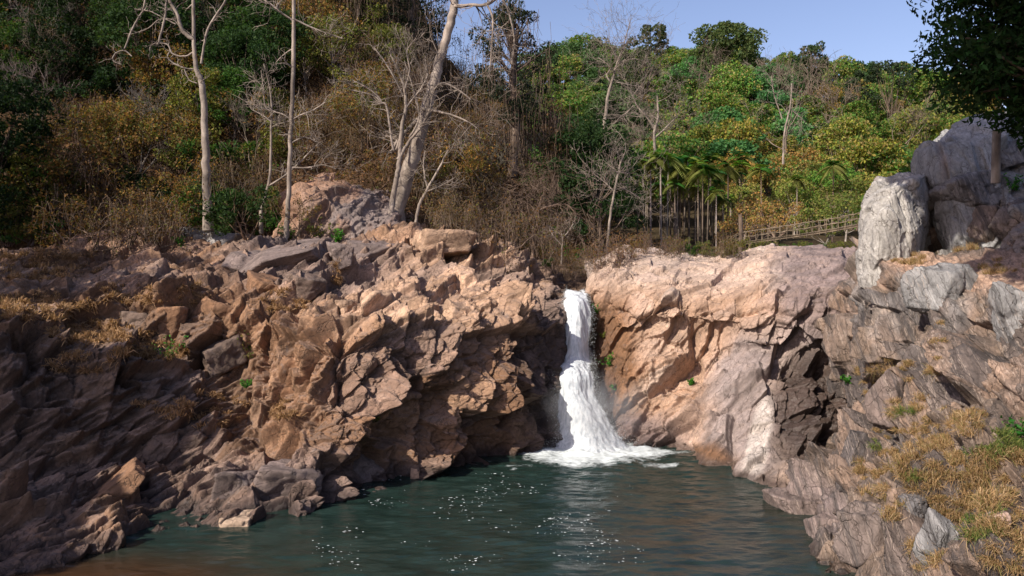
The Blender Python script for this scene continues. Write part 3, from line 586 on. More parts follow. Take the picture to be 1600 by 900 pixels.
shell_rock([
 [(1476,470,20),(1476,450,18.9),(1497,440,18.0),(1547,420,17.6),(1632,400,17.2)],
 [(1474,400,20),(1472,395,18.9),(1494,385,18.2),(1544,365,17.8),(1632,340,17.4)],
 [(1472,330,20.4),(1466,328,19.2),(1492,318,18.6),(1542,302,18.2),(1632,285,17.8)],
 [(1476,265,21),(1462,263,19.8),(1488,252,19.0),(1542,242,18.6),(1632,232,18.2)],
 [(1482,232,21.6),(1473,228,20.4),(1494,212,19.8),(1548,190,19.4),(1632,188,19)],
 [(1488,218,23),(1492,212,21.8),(1509,198,21.4),(1558,176,21),(1637,177,20.6)]], 200, 200, 8, (.30, .295, .29), 'huge shaded grey boulder behind the tall upright pale one', 2.8)
def px_boulder(name, px, py, w, h, color, mat, label, seed, sink=.35, depth=1.0, rot=None, d=None, sub=5, cat='rock', npl=10, group=None):
    if d is None:
        hh = hit(px, py)
        if hh is None: return None
        d = hh[0][1]
    c = at(px, py, d+sink*depth*w/F*d); return boulder(name, c, (w/F*d*1.08, w/F*d*depth, h/F*d*1.08), seed, color, mat, label, cat, rot, npl, sub, group=group)

BRN = (.25, .135, .075); PAL = (.42, .275, .185); PUR = (.20, .150, .132); GRY = (.24, .22, .21); DKB = (.16, .11, .085); NEA = (.26, .25, .245)
L_ = M_ROCK_L; N2 = M_ROCK_N
BL = [
 ('boulder', 328, 383, 112, 62, GRY, L_, 'rounded grey boulder half buried in the bank beneath dark green shrubs', 3, .4, .9, (0, .15, 0)),
 ('slab', 455, 400, 150, 34, PUR, L_, 'long tilted purple-brown slab on the ledge below the slender pale trunk', 5, .2, .9, (.2, -.22, .3)),
 ('boulder', 395, 415, 90, 40, PUR, L_, 'flat-topped purple-brown boulder on the ledge below the grey rounded boulder', 6, .3, .9, (.1, .1, .2)),
 ('boulder', 585, 398, 78, 46, PUR, L_, 'blocky purple-brown boulder with a sheer shaded side under the cliff face', 8, .25, 1, (0, .1, .5)),
 ('boulder', 535, 402, 40, 42, PUR, L_, 'narrow upright block wedged beside the blocky purple-brown boulder', 9, .25, 1, (0, -.1, .3)),
 ('boulder', 690, 382, 112, 50, PAL, L_, 'broad pale dome of rock crowning the bank below the leaning tree', 12, .45, .9, (0, .05, .2)),
 ('boulder', 415, 452, 64, 42, BRN, L_, 'brown boulder with a lit sloping top, set above the grassy gap', 14, .2, 1, (.1, .2, .6)),
 ('boulder', 478, 446, 74, 42, DKB, L_, 'dark brown boulder sitting just beneath the long tilted slab', 15, .2, 1, (.1, .15, .9)),
 ('boulder', 540, 488, 36, 50, PAL, L_, 'pale upright block at the start of the row of pale blocks', 17, .2, 1, (0, .1, .7)),
 ('boulder', 590, 478, 56, 56, PAL, L_, 'large pale block with a flat face and dark shaded side in the pale row', 18, .25, 1, (.1, .1, .6)),
 ('boulder', 715, 492, 50, 46, PAL, L_, 'squat pale block on the sunlit bedrock midway to the waterfall', 21, .25, 1, (.1, .2, .5)),
 ('boulder', 268, 505, 56, 52, BRN, L_, 'brown upright rock with white mineral stain above the dry grass strip', 23, .25, 1, (0, .2, .5)),
 ('boulder', 215, 505, 62, 40, DKB, L_, 'square dark brown block half sunk in the dry grass strip', 24, .3, 1, (0, .1, .3)),
 ('boulder', 345, 498, 66, 56, BRN, L_, 'brown wedge-shaped boulder stacked over the green weedy gully', 26, .25, 1, (.1, .3, .6)),
 ('boulder', 352, 560, 76, 60, DKB, L_, 'dark brown slab leaning over the green weedy gully', 27, .25, 1, (.1, -.5, .5)),
 ('boulder', 455, 590, 52, 90, BRN, L_, 'tall split brown pillar where the big cliff meets the gully', 36, .2, 1, (0, .05, .6)),
 ('boulder', 250, 700, 70, 34, DKB, L_, 'thin tilted slab on the lower bank where the shade begins', 40, .1, .9, (.1, -.5, .3)),
 ('boulder', 170, 770, 150, 34, BRN, L_, 'long smooth slab ramping down to the pool, half lit', 41, .1, .7, (.2, -.60, .2)),
 ('boulder', 300, 690, 50, 36, DKB, L_, 'angular slab propped on the lower bank above the shore block', 42, .2, 1, (.1, -.6, .3)),
 ('boulder', 368, 765, 70, 74, PUR, L_, 'squat purple-grey shore block with a notched side', 44, .2, .9, (0, .05, .3)),
 ('boulder', 372, 815, 60, 26, (.42, .30, .21), L_, 'pale layered block at the waterline under the notched shore block', 45, .2, .9, (0, 0, .2)),
 ('boulder', 450, 752, 100, 66, PUR, L_, 'rounded purple-grey shore rock reaching into the pool', 47, .25, .9, (0, .1, .3)),
 ('boulder', 570, 738, 60, 46, PUR, L_, 'rugged grey shore rock with pale streaks beside the green pool', 48, .25, .9, (0, .1, .3)),
 ('boulder', 648, 738, 16, 16, PAL, L_, 'tiny pale triangular stone at the tip of the shore rocks', 49, .2, .9, None),
 ('boulder', 1470, 455, 104, 84, NEA, N2, 'pointed grey weathered boulder at the edge of the sandy ledge', 52, .2, .9, (0, .15, .3)),
 ('boulder', 1590, 500, 70, 104, NEA, N2, 'grey domed boulder beside the sandy ledge, dark on one side', 53, .2, 1, (0, .1, .2)),
 ('boulder', 1252, 815, 36, 22, PUR, N2, 'small wet rock at the waterline beneath the jutting purple-grey rock', 56, .2, 1, None),
 ('slab', 1372, 850, 120, 130, (.20, .155, .135), N2, 'large striped slab with a pale flat top standing over the pool', 58, .25, .8, (0, .38, .25)),
 ('slab', 1340, 720, 60, 110, (.12, .10, .095), N2, 'dark streaked slab standing above the orange grass gap', 59, .2, .9, (0, .3, .2)),
 ('boulder', 1470, 850, 56, 90, NEA, N2, 'smooth blue-grey boulder among orange grass tufts, low on the bank', 61, .25, 1, (0, .25, .3)),
 ('boulder', 1425, 800, 40, 70, (.16, .15, .15), N2, 'narrow dark grey boulder propped beside the large striped slab', 62, .2, 1, (0, .3, .3)),
 ('boulder', 1560, 812, 30, 26, (.42, .29, .23), N2, 'small pinkish stone lying in the orange grass', 64, .1, 1, None),
 ('boulder', 1395, 620, 60, 110, (.20, .15, .13), N2, 'tall grey-brown slab with streaked face above the orange grass', 66, .2, .9, (0, .3, .3)),
 ('boulder', 1545, 360, 70, 60, (.27, .2, .16), N2, 'tilted brown rock with a lit edge above the sandy ledge', 68, .2, 1, (0, .6, .3)),
 ('boulder', 1590, 350, 60, 70, (.22, .17, .14), N2, 'upright brown rock under the dark overhanging tree', 69, .2, 1, (0, .5, .3)),
 ('boulder', 1460, 365, 130, 50, (.24, .165, .125), N2, 'ragged brown rock ridge rising behind the dry grass on the ledge', 70, .2, .8, (0, -.42, .2)),
 ('boulder', 1515, 300, 110, 60, GRY, N2, 'shaded grey boulder heaped against the upright grey boulder', 72, .2, 1, (0, -.3, .2)),
 ('boulder', 1570, 245, 60, 50, GRY, N2, 'shaded grey boulder below the old wooden post', 73, .2, 1, (0, -.2, .2)),
]
for b in BL:
    n_, x_, y_, w_, h_, c_, m_, l_, s_, sk, dp, ro = b
    px_boulder(n_, x_, y_, w_, h_, c_, m_, l_, s_, sk, dp, ro)

px_boulder('boulder', 1252, 788, 92, 46, PUR, N2, 'smooth purple-grey rock jutting out into the pool below the wet rocks', 55, .0, 1.2, (0, 0, .1), d=16.6)
px_boulder('boulder', 1285, 832, 50, 60, (.24, .18, .16), N2, 'pinkish-grey rock dipping into the pool beside the large striped slab', 57, .0, 1.2, (0, .2, .1), d=14.8)
print('T boulders', time.time()-T0)

# ------------------------------------------------------------------ plants: tubes and leaves
class Tubes:
    def __init__(s): s.V = []; s.F = []; s.n = 0
    def add(s, pts, rad, k=5):
        pts = np.asarray(pts, float); rad = np.asarray(rad, float); n = len(pts)
        if n < 2: return
        t = np.gradient(pts, axis=0); t /= np.linalg.norm(t, axis=1, keepdims=True)+1e-9
        ref = np.array([0, 0, 1.0]) if abs(t[0, 2]) < .9 else np.array([1.0, 0, 0]); u = np.cross(t, ref); u /= np.linalg.norm(u, axis=1, keepdims=True)+1e-9; v = np.cross(t, u)
        a = np.arange(k)*2*math.pi/k; R = pts[:, None]+rad[:, None, None]*(np.cos(a)[None, :, None]*u[:, None]+np.sin(a)[None, :, None]*v[:, None])
        s.V.append(R.reshape(-1, 3)); i = np.arange(n-1)[:, None]*k; j = np.arange(k)[None]; j2 = (j+1) % k
        s.F.append((np.stack([i+j, i+j2, i+k+j2, i+k+j], -1)+s.n).reshape(-1)); s.n += n*k
    def build(s, name, mat, parent=None):
        return mesh_obj(name, np.concatenate(s.V), np.concatenate(s.F), 4, mat, parent, smooth=True)
def leaves(name, P, size, cols, mat, parent=None, r=None, aspect=.5, up=.3, droop=0, colvar=.3, outward=None):
    """each leaf a creased diamond of two triangles (one folded quad)"""
    r = r or rs; n = len(P); a = r.normal(size=(n, 3)); a[:, 2] -= droop
    if outward is not None: a += outward*1.0
    a /= np.linalg.norm(a, axis=1, keepdims=True); b = np.cross(a, r.normal(size=(n, 3))+np.array([0, 0, up])*2); b /= np.linalg.norm(b, axis=1, keepdims=True)+1e-9
    nr_ = np.cross(a, b); s = (np.broadcast_to(size, (n,))*(.6+.8*r.rand(n)))[:, None]
    V = np.stack([P-a*s*.5, P+b*s*aspect*.5+nr_*s*.12, P+a*s*.5, P-b*s*aspect*.5+nr_*s*.12], 1).reshape(-1, 3)
    cols = np.array(cols, float); c = cols[r.randint(0, len(cols), n)]*(1-colvar/2+colvar*r.rand(n, 1)); c = np.repeat(c, 4, 0)
    return mesh_obj(name, V, np.arange(4*n), 4, mat, parent, col=c)
def grow(tb, start, dirn, length, rad, lev, r, tips, minr=.012, kids=(3, 5), wander=.22, upw=.12, spread=.8, k=5, lenf=.62, tipr=.35):
    n = 4+int(length > 1.5)*2; p = np.array(start, float); d = np.array(dirn, float); d /= np.linalg.norm(d); pts = [p.copy()]
    for i in range(n): d = d+r.normal(0, wander, 3)+np.array([0, 0, upw]); d /= np.linalg.norm(d); p = p+d*length/n; pts.append(p.copy())
    pts = np.array(pts); rr = np.maximum(np.linspace(rad, rad*tipr, n+1), minr*.6); tb.add(pts, rr, k if rad > .03 else 3)
    if lev <= 0: tips.append((pts[-1], d)); tips.append((pts[n//2], d)); return
    m = r.randint(kids[0], kids[1]+1)
    for j in range(m):
        f_ = r.uniform(.3, 1.0) if j else 1.0; x = f_*n; i = min(int(x), n-1); st = pts[i]+(pts[i+1]-pts[i])*(x-i); dd = pts[i+1]-pts[i]; dd /= np.linalg.norm(dd)
        nd = dd+r.normal(0, spread, 3)*(.5 if j == 0 else 1); grow(tb, st, nd, length*lenf*r.uniform(.7, 1.15), rr[i]*(.75 if j == 0 else .6), lev-1, r, tips, minr, kids, wander, upw, spread, k, lenf, tipr)

GRN = [(.045, .11, .02), (.065, .14, .022), (.035, .085, .02), (.09, .15, .028)]
DGR = [(.020, .045, .015), (.028, .060, .018), (.038, .068, .020)]
YGR = [(.16, .18, .035), (.12, .15, .03), (.21, .18, .045), (.08, .11, .025), (.13, .10, .04)]
ORG = [(.25, .125, .038), (.18, .095, .035), (.15, .135, .035), (.10, .11, .03), (.30, .17, .045), (.14, .085, .045)]
BRW = [(.12, .07, .035), (.16, .095, .05), (.09, .06, .03)]
EMR = [(.045, .12, .04), (.06, .145, .045), (.035, .095, .032)]

def clump_points(r, centers, rads, per):
    """leaves packed in shells of many small clumps"""
    P = []; O = []
    for c, q in zip(centers, rads):
        u = r.normal(size=(per, 3)); u /= np.linalg.norm(u, axis=1, keepdims=True); rr = q*(.55+.5*r.rand(per)**.5); P.append(c+u*rr[:, None]*np.array([1, 1, .72])); O.append(u)
    return np.concatenate(P), np.concatenate(O)
def proto_tree(seed, H=8, W_=6, trunk_r=.16, cols=GRN, leaf=.3, per=60, nclump=46, lev=2, shape='round', name='tree', bark=None, base=.35):
    """a leafy tree: trunk part and crown part, clumps sit on the limb ends"""
    r = np.random.RandomState(seed); root = empty(name); tb = Tubes(); tips = []
    p = np.zeros(3)-np.array([0, 0, .4]); pts = [p.copy()]; n = 7; d = np.array([r.normal(0, .08), r.normal(0, .08), 1.0])
    for i in range(n): d = d+r.normal(0, .08, 3); d[2] = 1; p = p+d*(H*.78)/n; pts.append(p.copy())
    pts = np.array(pts); tb.add(pts, np.linspace(trunk_r, trunk_r*.25, n+1), 7)
    cs = []; qs = []
    for j in range(nclump):
        th = r.rand()*6.283; zz = r.rand()**.8; z = H*(base+(1-base)*zz)
        env = math.sin(math.pi*min(.97, .16+.84*zz*.93))**.6 if shape == 'round' else (1-zz*.75)
        rr = W_/2*env*(.35+.65*r.rand()**.5)*(1+.18*math.sin(3*th+seed)); c = np.array([rr*math.cos(th), rr*math.sin(th), z])+pts[min(n, int(zz*n))]*np.array([1, 1, 0]); cs.append(c); qs.append(W_*r.uniform(.075, .155))
        if j % 2 == 0:
            f_ = min(.95, max(.25, (z/H)*.75)); i = int(f_*n); s0 = pts[i]; mid = (s0+c)/2+np.array([0, 0, -.05*H]); tb.add([s0, mid, c], [trunk_r*.32, trunk_r*.18, trunk_r*.07], 4)
    tb.build('trunk', bark or M_BARKD, root); P, O = clump_points(r, cs, qs, per); leaves('crown', P, leaf, cols, M_LEAF, root, r, outward=O, aspect=.6)
    root['tall'] = H; return root
def proto_shrub(seed, H=2, W_=2.4, cols=GRN, leaf=.12, per=60, n=30, name='shrub', twig=True, mat=None):
    r = np.random.RandomState(seed); root = empty(name); tb = Tubes(); tips = []
    for j in range(5): grow(tb, (r.normal(0, .1), r.normal(0, .1), -.15), (r.normal(0, .6), r.normal(0, .6), 1), H*.6, .035, 2, r, tips, .009, (2, 3), .2, .05, .7)
    T = np.array([t[0] for t in tips]); sel = r.choice(len(T), min(n, len(T)), False); cs = T[sel]+r.normal(0, .06*H, (len(sel), 3)); cs[:, 2] = np.maximum(cs[:, 2], .1*H)
    tb.build('stem', M_TWIG if twig else M_BARKD, root); P, O = clump_points(r, cs, [W_*r.uniform(.08, .15) for _ in cs], per); leaves('foliage', P, leaf, cols, mat or M_LEAF, root, r, outward=O, aspect=.5); return root
def proto_dry(seed, H=2.4, name='dry_bush', droop=True, lv=3, leaf=0):
    """leafless tangle of drooping twigs"""
    r = np.random.RandomState(seed); root = empty(name); tb = Tubes(); tips = []
    for j in range(6): grow(tb, (r.normal(0, .12), r.normal(0, .12), -.2), (r.normal(0, .55), r.normal(0, .55), 1), H*.55, .035, lv, r, tips, .010, (2, 4), .3, .0, .85, lenf=.68)
    if droop:
        for (p, d) in tips[::2]:
            L = r.uniform(.3, 1.0)*H*.4; q = p+np.array([r.normal(0, .15), r.normal(0, .15), -L]); tb.add([p, (p+q)/2+r.normal(0, .05, 3), q], [.009, .008, .006], 3)
    tb.build('twigs', M_TWIG, root)
    T = np.array([t[0] for t in tips]); k = 1300; P = T[r.randint(0, len(T), k)]+r.normal(0, .16, (k, 3)); leaves('leaves', P, .09, BRW+ORG[:3], M_LEAF, root, r); return root
def proto_bare(seed, H=6, rad=.09, lv=4, name='bare_tree', spread=.62, mat=None, wander=.16, twigs=True):
    r = np.random.RandomState(seed); root = empty(name); tb = Tubes(); tw = Tubes(); tips = []
    grow(tb, (0, 0, -.3), (r.normal(0, .1), r.normal(0, .1), 1), H*.5, rad, lv, r, tips, .012, (2, 4), wander, .10, spread, 6, .66)
    for (p, d) in tips:
        for _ in range(2): q = p+(d+r.normal(0, .6, 3))*r.uniform(.15, .4); tb.add([p, (p+q)/2+r.normal(0, .02, 3), q], [.009, .007, .005], 3)
    tb.build('trunk', mat or M_BARK, root); return root
def proto_palm(seed, H=4.9, name='palm_tree', yellow=0):
    r = np.random.RandomState(seed); root = empty(name); tb = Tubes(); bend = r.normal(0, .05, 2); z = np.linspace(-.3, H, 9); pts = np.stack([bend[0]*z**1.3*.3, bend[1]*z*.3, z], 1)
    pts[:, 0] = bend[0]*np.abs(z)**1.3*.3; tb.add(pts, np.linspace(.055, .038, 9), 6); tb.build('trunk', M_BARKD if seed % 2 else M_BARK, root); top = pts[-1]
    Vs = []; nf = 0; cols = []
    for k in range(13):
        th = k*2.399+r.normal(0, .2); el = r.uniform(-.5, 1.3); L = r.uniform(.8, 1.25); d = np.array([math.cos(th)*math.cos(el), math.sin(th)*math.cos(el), math.sin(el)]); side = np.array([-math.sin(th), math.cos(th), 0])
        base = np.array([(.11, .21, .03), (.06, .19, .03), (.18, .23, .04), (.035, .13, .03)][r.randint(4)]) if el > .2 else np.array([.18, .19, .05])
        m = 16; s = np.linspace(.12, 1, m); sp = top+np.outer(s*L, d); sp[:, 2] -= (s**2)*L*.75
        tb2 = sp
        for i in range(m):
            ll = .50*math.sin(math.pi*min(.95, .2+.75*s[i]))
            for sg in (-1, 1):
                dirl = side*sg*.85+d*.45+np.array([0, 0, -.55]); dirl /= np.linalg.norm(dirl); w = np.cross(dirl, np.array([0, 0, 1.0])); w /= np.linalg.norm(w)+1e-9
                a = tb2[i]; b = a+dirl*ll; Vs += [a-w*.03, a+w*.03, (a+b)/2+w*.045, b]; cols += [base*(.8+.4*r.rand())]*4
    V = np.array(Vs); mesh_obj('fronds', V, np.arange(len(V)), 4, M_LEAF, root, col=np.array(cols)); return root

REG = []   # every plant: root, category, look, px, py, zone
def children(o): return list(o.children)
def place(src, loc, scale=1.0, rz=0.0, col=None, used={}):
    if src.name in used:
        kids = children(src); r = src.copy(); COL.objects.link(r)
        for c in kids: q = c.copy(); COL.objects.link(q); q.parent = r; (q.__setattr__('color', col) if col else None)
    else:
        r = src; used[src.name] = 1
        for c in children(r): (c.__setattr__('color', col) if col else None)
    r.location = tuple(float(a) for a in loc); r.rotation_euler = (0, 0, rz); r.scale = (scale,)*3 if not isinstance(scale, tuple) else scale; return r
PROTOS = []
def PR(o): PROTOS.append(o); return o
# prototypes
S_TREE = {'D': [PR(proto_tree(101+i, 5.2, 4.4, .11, DGR, .15, 120, 60, name='evergreen_tree')) for i in range(2)],
          'G': [PR(proto_tree(111+i, 5.0, 4.0, .10, GRN, .15, 100, 52, name='leafy_tree')) for i in range(2)],
          'Y': [PR(proto_tree(121+i, 4.2, 4.0, .08, YGR, .15, 80, 46, name='leafy_tree', bark=M_BARK)) for i in range(2)],
          'O': [PR(proto_tree(131+i, 3.6, 4.0, .08, ORG, .13, 60, 46, name='leafy_tree', bark=M_TWIG)) for i in range(2)]}
S_SHR = {'D': [PR(proto_shrub(201, 1.8, 2.4, DGR, .12, 70))], 'G': [PR(proto_shrub(203, 1.7, 2.2, GRN, .12, 60))], 'Y': [PR(proto_shrub(205, 1.7, 2.2, YGR, .11, 46))],
         'O': [PR(proto_shrub(207, 1.9, 2.6, ORG, .11, 40)), PR(proto_shrub(208, 2.1, 2.4, ORG, .10, 30))], 'B': [PR(proto_dry(211+i)) for i in range(3)]}
YGF = [(.20, .20, .035), (.10, .14, .03), (.24, .19, .05), (.07, .11, .025), (.17, .13, .05)]
GRF = [(.05, .11, .022), (.08, .15, .028), (.035, .08, .02), (.13, .15, .03), (.15, .12, .045)]
F_TREE = {'D': [PR(proto_tree(301+i, 9, 7.5, .2, [(.04, .075, .025), (.055, .09, .03)], .42, 70, 60, name='evergreen_tree')) for i in range(2)],
          'G': [PR(proto_tree(311+i, 8.5, 7, .18, GRF, .34, 90, 66, name='leafy_tree')) for i in range(3)],
          'E': [PR(proto_tree(321+i, 8.5, 7.5, .18, EMR, .38, 80, 64, name='leafy_tree')) for i in range(2)],
          'Y': [PR(proto_tree(331+i, 7.5, 6.5, .15, YGF, .30, 80, 60, name='leafy_tree')) for i in range(2)],
          'O': [PR(proto_tree(341+i, 7.5, 6.5, .15, [(.20, .12, .035), (.15, .13, .035), (.24, .14, .04), (.09, .11, .03)], .28, 70, 58, name='leafy_tree')) for i in range(2)]}
BARE = [PR(proto_bare(401+i, 6.5, .09)) for i in range(4)]; PALM = [PR(proto_palm(501+i)) for i in range(4)]
print('T protos', time.time()-T0)
LOOK = {'D': 'dark green', 'G': 'mid green', 'Y': 'yellow-green', 'O': 'orange-tinged', 'E': 'emerald green', 'B': 'dry brown'}
rp = random.Random(99)
def jc(v=.18): a = rp.uniform(1-v, 1+v); return (a*rp.uniform(.92, 1.08), a, a*rp.uniform(.9, 1.1), 1)
LMAP = [['DGB', 'DBB', 'BBD', 'BDO', 'BOYG', 'YBBO', 'BYB', 'DDB', 'D'],
        ['GOD', 'BDB', 'BOD', 'GDY', 'YBBD', 'BYOB', 'BYB', 'BBG', 'BG'],
        ['DBB', 'OBO', 'YOO', 'YGB', 'BYOO', 'BBO', 'BYB', 'BBO', 'BG'],
        ['GYD', 'BOB', 'BOD', 'GDB', 'BYB', 'BBB', 'BBB', 'BBO', 'BBG']]
cnt = 0
for row in range(14):
    py = 384-row*29
    for k in range(20):
        px = -40+k*47+rp.uniform(-20, 20)+(row % 2)*23; yy = py+rp.uniform(-12, 12)
        if px > 905: continue
        if 475 < px < 640 and yy > 295: continue
        hh = hit(px, yy, ('hillside', 'rock_face', 'rock_bank'))
        if hh is None or hh[2] != 'hillside': continue
        ch = rp.choice(LMAP[min(3, max(0, int(yy//100)))][min(8, max(0, int(px//100)))])
        big = (ch != 'B') and rp.random() < (.50 if yy < 250 else .18)
        if big: src = rp.choice(S_TREE[ch]); sc = rp.uniform(.6, 1.0); cat = 'tree'
        else: src = rp.choice(S_SHR[ch]); sc = rp.uniform(.7, 1.4)*(.85 if ch == 'B' else 1); cat = 'bush'
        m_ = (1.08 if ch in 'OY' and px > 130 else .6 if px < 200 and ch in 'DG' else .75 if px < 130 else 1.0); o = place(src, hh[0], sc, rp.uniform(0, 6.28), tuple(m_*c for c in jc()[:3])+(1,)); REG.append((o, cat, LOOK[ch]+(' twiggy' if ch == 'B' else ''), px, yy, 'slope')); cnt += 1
        if rp.random() < .06 and px < 880 and yy > 60:
            o = place(rp.choice(BARE), hh[0], rp.uniform(.45, .95), rp.uniform(0, 6.28), tuple(c*.62 for c in jc(.1)[:3])+(1,)); REG.append((o, 'bare tree', 'thin leafless', px, yy, 'slope'))
for k, (px, yy, ch, sc) in enumerate([(868, 428, 'B', .8), (890, 436, 'B', .6), (915, 432, 'B', .8), (852, 418, 'G', .5), (940, 418, 'B', 1.0), (965, 410, 'B', 1.1), (985, 404, 'O', .7), (905, 415, 'O', .7), (878, 412, 'B', 1.0), (1060, 398, 'Y', .7), (1100, 402, 'Y', .7), (1085, 400, 'G', .6), (1010, 398, 'B', .8), (1150, 402, 'Y', .8), (1035, 398, 'B', .9), (1130, 402, 'B', .9)]):
    hh = hit(px, yy, ('stream_bed', 'cliff', 'rock_bank', 'hill'))
    if hh: o = place(rp.choice(S_SHR[ch]), hh[0], sc*.5, rp.uniform(0, 6.28), jc()); REG.append((o, 'bush', LOOK[ch], px, yy, 'lip'))
for k, (px, yy, ch, sc) in enumerate([(300, 378, 'Y', 1.2), (336, 374, 'G', 1.1), (322, 368, 'O', 1.2), (285, 384, 'O', .9), (360, 380, 'D', 1.2), (392, 380, 'D', 1.0), (245, 392, 'B', 1.0), (210, 394, 'O', .9), (425, 380, 'G', .6), (470, 378, 'O', .6), (160, 396, 'B', 1.0), (110, 394, 'O', .9), (60, 392, 'G', .8), (20, 392, 'Y', .9), (740, 384, 'B', .9), (790, 398, 'B', .9), (830, 410, 'O', .7), (700, 366, 'B', .6)]):
    hh = hit(px, yy-12, ('hillside', 'rock_face', 'rock_bank'))
    if hh: o = place(rp.choice(S_SHR[ch]), hh[0]-np.array([0, .3, 0]), sc, rp.uniform(0, 6.28), jc()); REG.append((o, 'bush', LOOK[ch], px, yy, 'foot'))
for k, (px, ch) in enumerate([(1175, 'Y'), (1200, 'Y'), (1228, 'G'), (1252, 'Y'), (1280, 'G'), (1305, 'Y'), (1330, 'Y')]):
    dd = 39.0; x = (px-800)/F*dd; z = drop(x, dd, ('hill', 'cliff'))
    if z is not None: o = place(rp.choice(S_SHR[ch]), (x, dd, z), .5, rp.uniform(0, 6.28), jc()); REG.append((o, 'bush', LOOK[ch], px, 385, 'bridge'))
print('left plants', cnt)
FMAP = [['DG', 'GB', 'GGE', 'GDG', 'OGD', 'GGG', 'YO'], ['GYD', 'OGD', 'EGG', 'EEG', 'OGO', 'OGG', 'YO'], ['DG', 'YOY', 'YGE', 'YOG', 'GYY', 'YOG', 'YGY'], ['GO', 'YG', 'YG', 'YOG', 'YYG', 'YGY', 'YY']]
cnt = 0
for row in range(13):
    dd = [46, 51, 57, 63, 70, 77, 85, 93, 102, 111, 121, 131, 140][row]; wpx = 5.0/dd*F*(.62 if dd > 105 else .8 if dd > 60 else .62); n = int(760/wpx)
    for k in range(n):
        px = 820+(k+rp.random()*.8)*wpx; x = (px-800)/F*dd; y = dd+rp.uniform(-2, 2); z = drop(x, y, ('hill', 'hillside'))
        if z is None or px > 1640: continue
        if dd < 58 and px < 1170 and px > 975: continue
        X_, Y_ = pix(np.array([x, y, z])); yt = Y_-60
        ch = rp.choice(FMAP[0 if yt < 130 else 1 if yt < 215 else 2 if yt < 290 else 3][min(6, max(0, int((px-850)//100)))])
        ch = 'G' if ch == 'B' else ch
        if dd < 62: src = rp.choice(S_TREE[ch if ch in S_TREE else 'G']); sc = rp.uniform(.75, 1.15)
        else: src = rp.choice(F_TREE[ch]); sc = rp.uniform(.6, 1.0)
        o = place(src, (x, y, z), (sc*rp.uniform(.9, 1.15), sc, sc*rp.uniform(.75, 1.1)), rp.uniform(0, 6.28), tuple((2.0 if ch in 'GE' else 1.65)*c for c in jc(.22)[:3])+(1,)); REG.append((o, 'tree', LOOK[ch]+'', float(X_), float(Y_)-50, 'far')); cnt += 1
print('far trees', cnt, time.time()-T0)
for k in range(8):
    px = rp.uniform(900, 1420); dd = rp.uniform(60, 115); x = (px-800)/F*dd; z = drop(x, dd, ('hill',))
    if z is None: continue
    o = place(rp.choice(BARE), (x, dd, z+1.5), rp.uniform(1.2, 1.9), rp.uniform(0, 6.28), (.8, .75, .7, 1)); Y_ = pix(np.array([x, dd, z]))[1]; REG.append((o, 'bare tree', 'thin leafless', px, float(Y_)-50, 'far'))
# palms
for k in range(64):
    px = rp.uniform(995, 1165); dd = rp.uniform(44, 58); x = (px-800)/F*dd; z = drop(x, dd, ('hill',)); z = z if z is not None else 4
    o = place(rp.choice(PALM), (x, dd, z), rp.uniform(.55, 1.15), rp.uniform(0, 6.28), jc(.35)); REG.append((o, 'palm', 'slender yellow-green', px, 300, 'palm'))
for px, dd in ((1190, 50), (1245, 56), (1340, 60), (1300, 52), (1390, 60)):
    x = (px-800)/F*dd; z = drop(x, dd, ('hill',)) or 4; o = place(rp.choice(PALM), (x, dd, z), rp.uniform(.8, 1.1), rp.uniform(0, 6.28), jc(.12)); REG.append((o, 'palm', 'slender yellow-green', px, 300, 'beyond'))

# ------------------------------------------------------------------ the trees one can tell apart
def px_tree(name, stems, d, label, cat='tree', mat=None, seed=1, twig_lv=1, twl=.9, leafcols=None, leafn=0, leafs=.15, tr=.03, curl=.25, base_flare=1.0, up=.05, twn=1.0):
    """stems: list of [(px,py,halfwidth px, dd)...], the first starts at the base"""
    r = np.random.RandomState(seed); b0 = stems[0][0]; base = at(b0[0], b0[1], d); root = empty(name, base); tb = Tubes(); tw = Tubes(); tips = []
    for si, st in enumerate(stems):
        A = np.array([(s[0], s[1], s[2], s[3] if len(s) > 3 else 0) for s in st], float); n = max(8, len(A)*5); A = catmull(A, n)
        P = at(A[:, 0], A[:, 1], d+A[:, 3])-base; rad = np.maximum(A[:, 2]*.82/F*d, .012)
        if si == 0: P = np.concatenate([P[:1]-np.array([0, 0, .8]), P]); rad = np.concatenate([rad[:1]*1.3, rad])
        P = P+r.normal(0, 1, P.shape)*np.minimum(rad*.12, .02)[:, None]; tb.add(P, rad, 8 if rad[0] > .06 else 5)
        m = int(len(P)*twn*(.25 if si == 0 else .7))
        for _ in range(m):
            i = r.randint(len(P)//2 if si == 0 else len(P)//4, len(P)-1); dd = P[i+1]-P[i]; dd /= np.linalg.norm(dd)+1e-9
            grow(tw, P[i], dd*.6+r.normal(0, .7, 3), twl*r.uniform(.5, 1.2), min(tr, rad[i]*.5), twig_lv, r, tips, .010, (2, 3), curl, up, .7)
    tb.build('trunk', mat or M_BARK, root)
    if tw.V: tw.build('branches', mat or M_BARK, root)
    if leafcols is not None and tips:
        T = np.array([t[0] for t in tips]); P = T[r.randint(0, len(T), leafn)]+r.normal(0, .22, (leafn, 3)); leaves('foliage', P, leafs, leafcols, M_LEAF, root, r)
    tag(root, label, cat); return root
